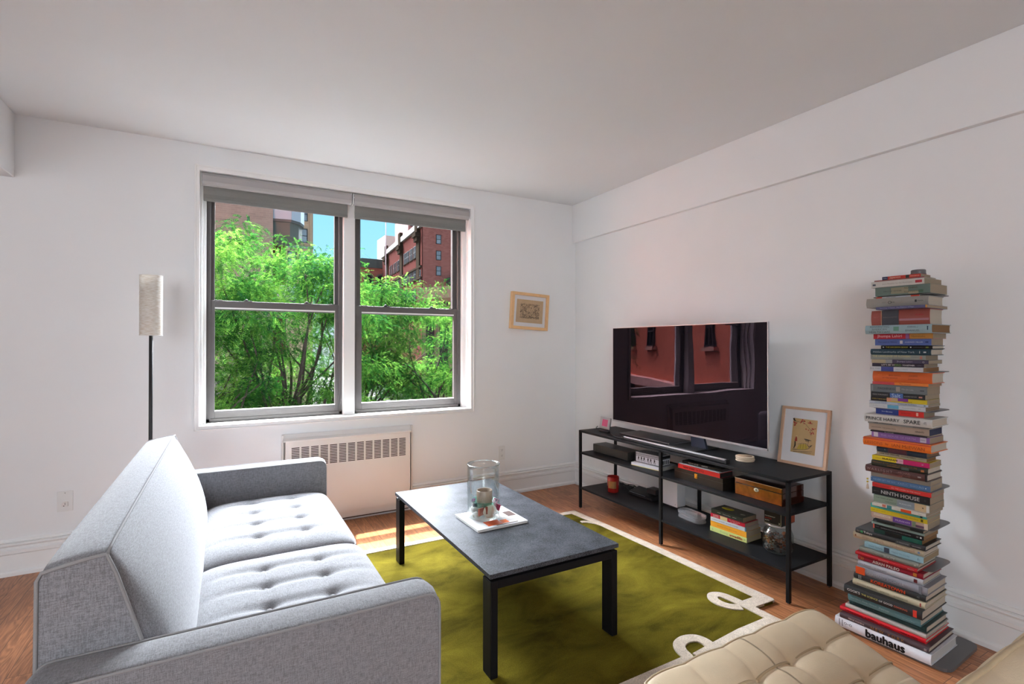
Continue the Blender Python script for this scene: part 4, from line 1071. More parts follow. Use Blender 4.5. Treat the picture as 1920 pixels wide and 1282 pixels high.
# ---- a general book -------------------------------------------------
m_paper = {}
def pages_mat(c): return mat('pages_%d_%d_%d' % c, c, rough=.85, noise=.05, nscale=30, stretch=(.2, .2, 60))
def make_book(name, label, loc, rz, w, l, t_, cover, pages=(196, 182, 160), hard=False, titles=(), bands=(), group=None, cat='book', board=None, top=None):
    """lies flat, spine towards local -x, near end at local -y; loc is the centre of its underside"""
    th = thing(name, label, cat, loc, rz, group)
    c = .0026 if hard else .0007
    if t_ < .012: c = min(c, t_ * .16)
    f = MB()
    if hard:
        bulge = min(.006, t_ * .22); n = 7
        arc = [(-w / 2 + bulge - bulge * math.sin(PI * k / n), t_ * (1 - k / n)) for k in range(n + 1)]
        outer = [(w / 2, t_)] + arc + [(w / 2, 0)]
        xi = -w / 2 + bulge * .5 + c
        inner = [(w / 2, c), (xi + .003, c), (xi, t_ * .3), (xi, t_ * .7), (xi + .003, t_ - c), (w / 2, t_ - c)]
        ins = .0035
    else:
        xi = -w / 2 + c; ins = .0006
        r_ = min(.0012, t_ * .1)
        outer = [(w / 2, t_), (-w / 2 + r_, t_), (-w / 2, t_ - r_), (-w / 2, r_), (-w / 2 + r_, 0), (w / 2, 0)]
        inner = [(w / 2, c), (xi, c), (xi, t_ - c), (w / 2, t_ - c)]
    f.prism(outer + inner, 'y', -l / 2, l / 2)
    cv = f.build('cover', cm(cover, .38 if hard else .3), th)
    f = MB(); cc = .004 if hard else .0
    prof = [(xi - .0002, c), (w / 2 - ins, c), (w / 2 - ins - cc, t_ / 2), (w / 2 - ins, t_ - c), (xi - .0002, t_ - c)]
    f.prism(prof, 'y', -l / 2 + ins, l / 2 - ins); f.build('page_block', pages_mat(pages), th)
    xs = -w / 2 - .0003
    for (a, b, lo, hi, col) in bands:      # printed fields on the spine
        f = MB(); y1_, y0_ = l / 2 - a * l, l / 2 - b * l
        f.box(xs - .0002, xs + .0026, y0_, y1_, lo * t_ + .0002, hi * t_ - .0002); f.build('spine_field', cm(col, .35), th)
    for (txt, a, b, lo, hi, col, bold) in titles:
        o = lettering('spine_title', txt, (xs - .0006, l / 2 - (a + b) / 2 * l, (lo + hi) / 2 * t_), (0, -1, 0), (0, 0, 1), (b - a) * l, (hi - lo) * t_, cm(col, .4), th, bold)
    if top:                                 # printed shape on the front board
        for (x0, x1, y0, y1, col) in top:
            f = MB(); f.lathe([(0, t_), (1, t_), (1, t_ + .0003), (0, t_ + .0003)], (0, 0, 0), 24)
            for v in f.bm.verts: v.co = Vector(((x0 + x1) / 2 + v.co.x * (x1 - x0) / 2, (y0 + y1) / 2 + v.co.y * (y1 - y0) / 2, v.co.z))
            f.build('cover_motif', cm(col, .35), th)
    return th
GS = 'books lying on the console shelves'
make_book('art_book', 'thin wide pale grey book under the black and white box on middle shelf', (2.622, 2.632, SM), math.radians(8), .185, .252, .021, (206, 206, 212), (170, 166, 158), False, (), ((0.0, 1.0, 0, .2, (206, 198, 120)),), GS)
# patterned black and white box, lid and base
t = thing('patterned_box', 'small black and white patterned box with lid on a pale grey book', 'box', (2.613, 2.640, SM + .0215), math.radians(6))
mw, mk = cm((214, 216, 222), .45), cm((26, 26, 30), .45)
def lb(nm, m, x0, x1, y0, y1, z0, z1, bev=0, par=None): g = MB(); g.box(x0, x1, y0, y1, z0, z1, bev=bev); return g.build(nm, m, par or t)
lb('box_base', mw, -.052, .052, -.108, .108, 0, .046, .001); lb('box_lid', mw, -.054, .054, -.110, .110, .047, .070, .001)
lb('dark_edges', mk, -.0545, .0545, -.1105, .1105, .0445, .0475); 
g = MB(); g.box(-.0528, .0528, -.1086, .1086, .0005, .004); g.box(-.0545, -.0538, .100, .1102, 0, .07); g.build('dark_trim', mk, t)
g = MB()
for k in range(30):      # woven checks along the lid front and end
    for r_ in range(3):
        yy = -.106 + k * .0071 + (r_ % 2) * .0035; g.box(-.0546, -.0538, yy, yy + .0035, .052 + r_ * .005, .056 + r_ * .005)
for k in range(28):
    for j in range(14):
        if (k + j) % 2: g.box(-.052 + j * .0075, -.0465 + j * .0075, -.107 + k * .0076, -.1015 + k * .0076, .0698, .0704)
g.build('lid_pattern', mk, t)
g = MB(); R_ = random.Random(3)
for (yc, wd) in ((.078, .014), (.052, .013), (.028, .016), (-.006, .014), (-.030, .013), (-.062, .012)):   # simple striding figures
    g.box(-.0528, -.0519, yc - .004, yc + .004, .022, .038); g.box(-.0528, -.0519, yc - wd / 2, yc + wd / 2, .031, .034)
    g.box(-.0528, -.0519, yc - wd / 2, yc - wd / 2 + .003, .008, .022); g.box(-.0528, -.0519, yc + wd / 2 - .003, yc + wd / 2, .010, .024); g.box(-.0528, -.0519, yc - .002, yc + .002, .039, .043)
for k in range(5): g.box(-.04 + k * .018, -.031 + k * .018, -.1088, -.1078, .010, .036)
g.box(-.054, .054, -.1108, -.1098, .049, .068)
g.build('figure_pattern', mk, t)
# dark wooden box with brass catch
t = thing('wooden_box', 'wide dark stained wooden box with brass catch on the middle shelf', 'box', (2.58, 2.167, SM))
m_ebony = mat('dark_stained_wood', (40, 34, 28), rough=.3, noise=.2, nscale=8, stretch=(1, .15, 2))
g = MB(); g.box(2.522, 2.645, 1.985, 2.352, SM, SM + .044, bev=.001); g.build('box_base', m_ebony, t, world=True)
g = MB(); g.box(2.522, 2.645, 1.985, 2.352, SM + .0445, SM + .069, bev=.001); g.build('box_lid', m_ebony, t, world=True)
g = MB(); g.box(2.519, 2.5225, 2.168, 2.190, SM + .030, SM + .058, bev=.0015); g.box(2.517, 2.520, 2.174, 2.184, SM + .034, SM + .046, bev=.001)
g.build('brass_catch', mat('brass', (214, 160, 60), rough=.25, metal=.85), t, world=True)
bt = SM + .0692
make_book('city_book', 'flat red book lettered NEW YORK on top of the dark wooden box', (2.580, 2.165, bt), math.radians(2), .118, .308, .026, (206, 40, 40), (40, 38, 38), False,
          (('NEW YORK', .14, .42, .2, .8, (70, 16, 18), .02), ('IN STYLE', .46, .64, .3, .7, (70, 16, 18), 0)), (), GS)
make_book('slim_white_book', 'very thin white booklet between the red and black books on the dark box', (2.585, 2.170, bt + .0263), math.radians(2), .112, .296, .005, (226, 226, 230), (180, 176, 170), False, (), (), GS)
make_book('black_photo_book', 'black covered book with small white spine lettering topmost on the dark box', (2.603, 2.160, bt + .0316), math.radians(3), .116, .290, .016, (18, 18, 20), (60, 60, 62), False,
          (('THE NY HOUSE', .16, .42, .25, .75, (215, 215, 215), .02), ('BUENOS', .5, .66, .25, .75, (215, 215, 215), 0)), (), GS)
# glossy burl box
t = thing('burl_box', 'glossy burl wood box with oval keyhole plate at the near shelf end', 'box', (2.64, 1.781, SM))
m_burl = mat('burl_veneer', (128, 66, 22), rough=.12, noise=.42, nscale=26, coat=.6)
m_burl2 = mat('dark_mahogany', (58, 22, 12), rough=.1, noise=.25, nscale=14, coat=.8)
g = MB(); g.box(2.5485, 2.736, 1.637, 1.926, SM, SM + .066, bev=.0015); g.build('box_base', m_burl2, t, world=True)
g = MB(); g.box(2.5485, 2.736, 1.637, 1.926, SM + .0672, SM + .096, bev=.002); g.build('box_lid', m_burl2, t, world=True)
g = MB(); g.box(2.547, 2.549, 1.642, 1.921, SM + .003, SM + .064); g.box(2.547, 2.549, 1.642, 1.921, SM + .069, SM + .091); g.build('front_veneer', m_burl, t, world=True)
g = MB(); g.box(2.546, 2.549, 1.639, 1.924, SM + .091, SM + .0935); g.build('light_stringing', cm((216, 176, 130), .3), t, world=True)
g = MB(); g.lathe([(0, -.001), (1, -.001), (1, .001), (0, .001)], (0, 0, 0), 28, M=Matrix.Translation((2.5462, 1.788, SM + .053)) @ Matrix.Rotation(PI / 2, 4, 'Y') @ Matrix.Diagonal((.0105, .0145, 1, 1)))
kp = g.build('keyhole_plate', cm((214, 206, 176), .3), t, world=True)
g = MB(); g.lathe([(0, -.001), (1, -.001), (1, .001), (0, .001)], (0, 0, 0), 14, M=Matrix.Translation((2.5448 - 2.64, 1.788 - 1.781, .0555)) @ Matrix.Rotation(PI / 2, 4, 'Y') @ Matrix.Diagonal((.003, .003, 1, 1))); g.box(2.5440 - 2.64, 2.5460 - 2.64, .0058, .0082, .047, .055); g.build('keyhole', m_black, kp)

# ================================================================ things on the bottom shelf
t = thing('red_candle', 'red glass candle with gold label at the far end of bottom shelf', 'candle', (2.607, 3.048, SL))
m_redgl = mat('red_glass', (.46, .025, .02), rough=.08, coat=.5, trans=.25)
g = MB(); g.lathe([(0, 0), (.041, 0), (.0435, .004), (.0455, .118), (.0435, .118), (.042, .096), (0, .096)], (0, 0, 0), 44); g.build('candle_glass', m_redgl, t)
g = MB(); g.lathe([(0, .097), (.0415, .097), (.0415, .090), (0, .090)], (0, 0, 0), 36); g.build('wax', mat('red_wax', (176, 60, 44), rough=.5), t)
g = MB(); V, F = [], []
for k in range(13):
    a_ = math.radians(150 + k * 7); 
    for z in (.034, .088): V.append(((.0452 + .0009 * (z > .05)) * math.cos(a_ + .45), (.0452 + .0009 * (z > .05)) * math.sin(a_ + .45), z))
for k in range(12): F.append((2 * k, 2 * k + 2, 2 * k + 3, 2 * k + 1))
link_mesh('gold_label', V, F, mat('gold_foil', (176, 128, 84), rough=.35, metal=.5, noise=.1, nscale=90), t)
t = thing('network_router', 'black router with a row of small lights on the bottom shelf', 'router', (2.73, 2.83, SL), math.radians(2))
g = MB(); g.prism([(-.055, .004), (.055, .004), (.055, .045), (.03, .040), (-.045, .026), (-.055, .020)], 'y', -.118, .118); g.build('router_body', mat('router_black', (.018, .018, .02), rough=.35), t)
g = MB()
for k in range(13): g.box(-.0560, -.0545, .100 - k * .0125, .104 - k * .0125, .0215, .0245)
for v in g.bm.verts: v.co.z += .0
g.build('indicator_lights', cm((190, 205, 220), .4), t)
g = MB(); g.box(-.020, .052, -.118, -.035, .040, .076, bev=.002); g.build('power_brick', mat('brick_black', (.028, .028, .03), rough=.4), t)
g = MB(); g.box(-.05, .05, -.11, -.10, 0, .005); g.box(-.05, .05, .10, .11, 0, .005); g.build('rubber_feet', m_rubber, t)
g = MB(); R_ = random.Random(21)
for k in range(5):
    P = [(2.755 + R_.uniform(-.03, .03), 3.16 - s_ * .028 + R_.uniform(-.01, .01), SL + .006 + R_.uniform(0, .028)) for s_ in range(8)]
    g.tube(smooth_path(P, 5), .0032, 6)
tag(g.build('cable_bundle', m_rubber), 'tangle of black cables between the red candle and the router', 'cable')
t = thing('subwoofer', 'white upright speaker cabinet standing behind the middle console leg', 'speaker', (2.742, 2.575, SL))
m_white = mat('white_lacquer', (.74, .75, .79), rough=.3)
g = MB(); g.box(2.702, 2.785, 2.497, 2.66, SL + .012, SL + .235, bev=.004, seg=3); g.build('cabinet', m_white, t, world=True)
g = MB(); g.box(2.712, 2.775, 2.507, 2.65, SL, SL + .013); g.build('plinth', m_rubber, t, world=True)
g = MB(); g.lathe([(0, 0), (.0025, 0), (.0025, .001), (0, .001)], (0, 0, 0), 12, M=Matrix.Translation((2.7018, 2.512, SL + .03)) @ Matrix.Rotation(-PI / 2, 4, 'Y')); g.build('status_light', cm((140, 145, 150), .4), t, world=True)
# oval cut-glass box
t = thing('glass_box', 'oval ribbed clear glass box with lid in front of the white speaker', 'box', (2.640, 2.315, SL), math.radians(-4))
m_cgl = mat_glass('cut_glass', tint=(.97, .97, .98), refl=.16, rough=.12, frost=.16)
def stadium(a, b, n=20, rib=0.0, cnt=44):
    P = []
    for k in range(4 * n):
        th_ = 2 * PI * k / (4 * n); sx = b * math.cos(th_); sy = b * math.sin(th_) + (a - b) * (1 if math.sin(th_) > 0 else -1) * (1 if abs(math.sin(th_)) > 1e-6 else 0)
        k_ = 1 + rib * math.sin(th_ * cnt); P.append((sx * k_, sy * k_ if rib else sy))
    return P
def loft(secs, name, m, par):
    g = MB(); rings = [[g.bm.verts.new((p[0], p[1], z)) for p in S_] for S_, z in secs]; n = len(rings[0])
    for a_, b_ in zip(rings, rings[1:]):
        for k in range(n): g.bm.faces.new((a_[k], a_[(k + 1) % n], b_[(k + 1) % n], b_[k]))
    g.bm.faces.new(rings[0]); g.bm.faces.new(rings[-1]); return g.build(name, m, par)
a0, b0 = .104, .044
loft([(stadium(a0, b0), 0), (stadium(a0, b0), .006), (stadium(a0 - .004, b0 - .004), .010), (stadium(a0 - .004, b0 - .004, rib=.012), .012), (stadium(a0 - .004, b0 - .004, rib=.012), .030), (stadium(a0 - .010, b0 - .010), .030), (stadium(a0 - .010, b0 - .010), .012)], 'box_base', m_cgl, t)
loft([(stadium(a0, b0), .031), (stadium(a0 + .001, b0 + .001, rib=.008), .033), (stadium(a0 + .001, b0 + .001, rib=.008), .044), (stadium(a0 - .004, b0 - .004), .047), (stadium(a0 - .012, b0 - .012), .045)], 'box_lid', m_cgl, t)
# pile of five paperbacks
px_, py_ = 2.655, 2.006
zc = SL
pile = [('cookbook', 'lime green book lettered armadillo at the bottom of the shelf pile', .142, .242, .0285, (200, 214, 132), (198, 186, 156), (('armadillo', .55, .89, .12, .88, (190, 50, 34), .02), ('Brewing', .29, .50, .15, .8, (150, 178, 130), .0), ('&', .05, .10, .2, .8, (150, 178, 130), 0), ('AA', .92, .97, .3, .7, (60, 70, 50), 0)), ()),
        ('novel', 'bright orange yellow book second from the bottom of the shelf pile', .140, .237, .0350, (240, 168, 52), (190, 176, 150), (('the book of the dark street', .2, .75, .35, .6, (196, 120, 40), 0),), ()),
        ('novel', 'white spined book in the middle of the five book shelf pile', .130, .232, .0235, (206, 212, 216), (186, 172, 150), (('NORMAN SQUANLER', .05, .42, .3, .7, (90, 94, 98), 0), ('SECOND CONTEST', .45, .80, .3, .7, (90, 94, 98), 0)), ((.97, 1.0, 0, 1, (90, 150, 190)),)),
        ('novel', 'crimson and cream spined book fourth from the bottom of the shelf pile', .130, .228, .0215, (190, 30, 56), (176, 160, 138), (('SUMMER', .08, .25, .5, .9, (232, 200, 190), 0), ('EVENINGS', .08, .25, .1, .45, (232, 200, 190), 0), ('RED HEAD ROAD', .55, .86, .5, .9, (232, 190, 190), .01), ('BY NIGHT', .6, .8, .1, .45, (232, 190, 190), 0)), ((.29, .50, 0, 1, (214, 196, 140)),)),
        ('novel', 'dark green covered book with a yellow leaf topmost on the shelf pile', .126, .214, .0270, (52, 58, 52), (150, 134, 112), (('ALBERT', .2, .32, .3, .7, (200, 200, 190), 0), ('Notes on Plants', .38, .62, .25, .75, (200, 200, 190), 0), ('GARDEN', .68, .8, .35, .65, (200, 200, 190), 0)), ())]
for i, (nm, lb_, w, l, t_, c, pg, ti, ba) in enumerate(pile):
    make_book(nm, lb_, (2.584 + w / 2 - (0.0, 0, .004, .004, -.0)[i] + .002, 2.006 - (0, .001, .002, .0, -.006)[i], zc), math.radians((3, 3, 3.5, 3, 2)[i]), w, l, t_, c, pg, False, ti, ba, GS, top=(((-.010, .035, .005, .085, (196, 190, 40)), (-.02, .0, -.085, -.055, (150, 150, 140))) if i == 4 else None))
    zc += t_ + .0002
# coin jar
t = thing('coin_jar', 'glass jar half full of coins at the near end of bottom shelf', 'jar', (2.645, 1.728, SL))
m_jar = mat_glass('jar_glass', tint=(.965, .98, .98), refl=.12)
g = MB(); g.lathe([(0, .002), (.055, 0), (.070, .008), (.078, .03), (.078, .095), (.070, .118), (.058, .130), (.058, .142), (.0555, .142), (.0555, .130), (.067, .116), (.075, .095), (.075, .03), (.066, .011), (0, .006)], (0, 0, 0), 48); g.build('jar_body', m_jar, t)
g = MB(); g.lathe([(0, .143), (.061, .143), (.062, .145), (.062, .153), (.059, .156), (0, .156)], (0, 0, 0), 40); g.build('jar_lid', m_silver, t)
R_ = random.Random(4); Vs, Fs = [[], [], []], [[], [], []]
for k in range(300):
    rr = .058 * math.sqrt(R_.random()) ; th_ = R_.uniform(0, 2 * PI)
    if k < 140: rr = R_.uniform(.050, .060)
    z = .016 + R_.random() * (.058 + .012 * math.cos(th_)); c_ = R_.choice((0, 0, 1, 1, 2)); rad = R_.uniform(.009, .0125)
    Mq = Matrix.Translation((rr * math.cos(th_), rr * math.sin(th_), z)) @ Matrix.Rotation(R_.uniform(0, 6.3), 4, 'Z') @ Matrix.Rotation(R_.gauss(0, .6) + (.7 if rr > .05 else 0), 4, 'X')
    b0_ = len(Vs[c_]); n = 12
    for s_ in (-.0009, .0009):
        for j in range(n): Vs[c_].append(Mq @ Vector((rad * math.cos(2 * PI * j / n), rad * math.sin(2 * PI * j / n), s_)))
    Fs[c_] += [tuple(range(b0_, b0_ + n))[::-1], tuple(range(b0_ + n, b0_ + 2 * n))] + [(b0_ + j, b0_ + (j + 1) % n, b0_ + n + (j + 1) % n, b0_ + n + j) for j in range(n)]
V, F, MI = [], [], []
for c_ in range(3):
    o_ = len(V); V += Vs[c_]; F += [tuple(i + o_ for i in q_) for q_ in Fs[c_]]; MI += [c_] * len(Fs[c_])
co = link_mesh('coins', V, F, mat('nickel_coins', (150, 148, 142), rough=.3, metal=.8), None)
for mm in (mat('copper_coins', (150, 92, 58), rough=.35, metal=.7), mat('bronze_coins', (78, 62, 50), rough=.5, metal=.5)): co.data.materials.append(mm)
for p_, i_ in zip(co.data.polygons, MI): p_.material_index = i_
co.location = (2.645, 1.728, SL); tag(co, 'loose silver and copper coins filling the glass jar', 'coins', kind='stuff')
# black game box resting on the jar
t = thing('card_box', 'small black card box with white edge lines resting on the coin jar', 'box', (2.655, 1.724, SL + .1565), math.radians(6))
g = MB(); g.box(-.072, .072, -.047, .047, 0, .074, bev=.001); g.build('box_body', cm((20, 20, 22), .35), t)
g = MB()
for (y0, y1, z0, z1) in ((-.0455, .0455, .0035, .0055), (-.0455, -.0435, .0035, .0705), (-.0455, .0455, .0690, .0705)): g.box(-.0726, -.0718, y0, y1, z0, z1)
g.build('edge_lines', cm((200, 190, 160), .4), t)
g = MB(); g.box(-.034, .070, -.0476, -.0468, .004, .070); g.build('orange_side', cm((178, 78, 48), .4), t)
lettering('box_title', 'MONSTERFRUIT', (-.0728, .014, .043), (0, -1, 0), (0, 0, 1), .056, .009, cm((214, 208, 196), .4), t, .02)
lettering('box_title', 'BOTTLE', (-.0728, .024, .031), (0, -1, 0), (0, 0, 1), .034, .0095, cm((196, 52, 34), .4), t, .03)
lettering('box_title', 'BLITZ', (-.0728, .030, .0195), (0, -1, 0), (0, 0, 1), .022, .0075, cm((220, 215, 205), .4), t, .02)
lettering('box_mark', 'X', (-.0728, -.036, .015), (0, -1, 0), (0, 0, 1), .01, .008, cm((220, 215, 205), .4), t, .04)
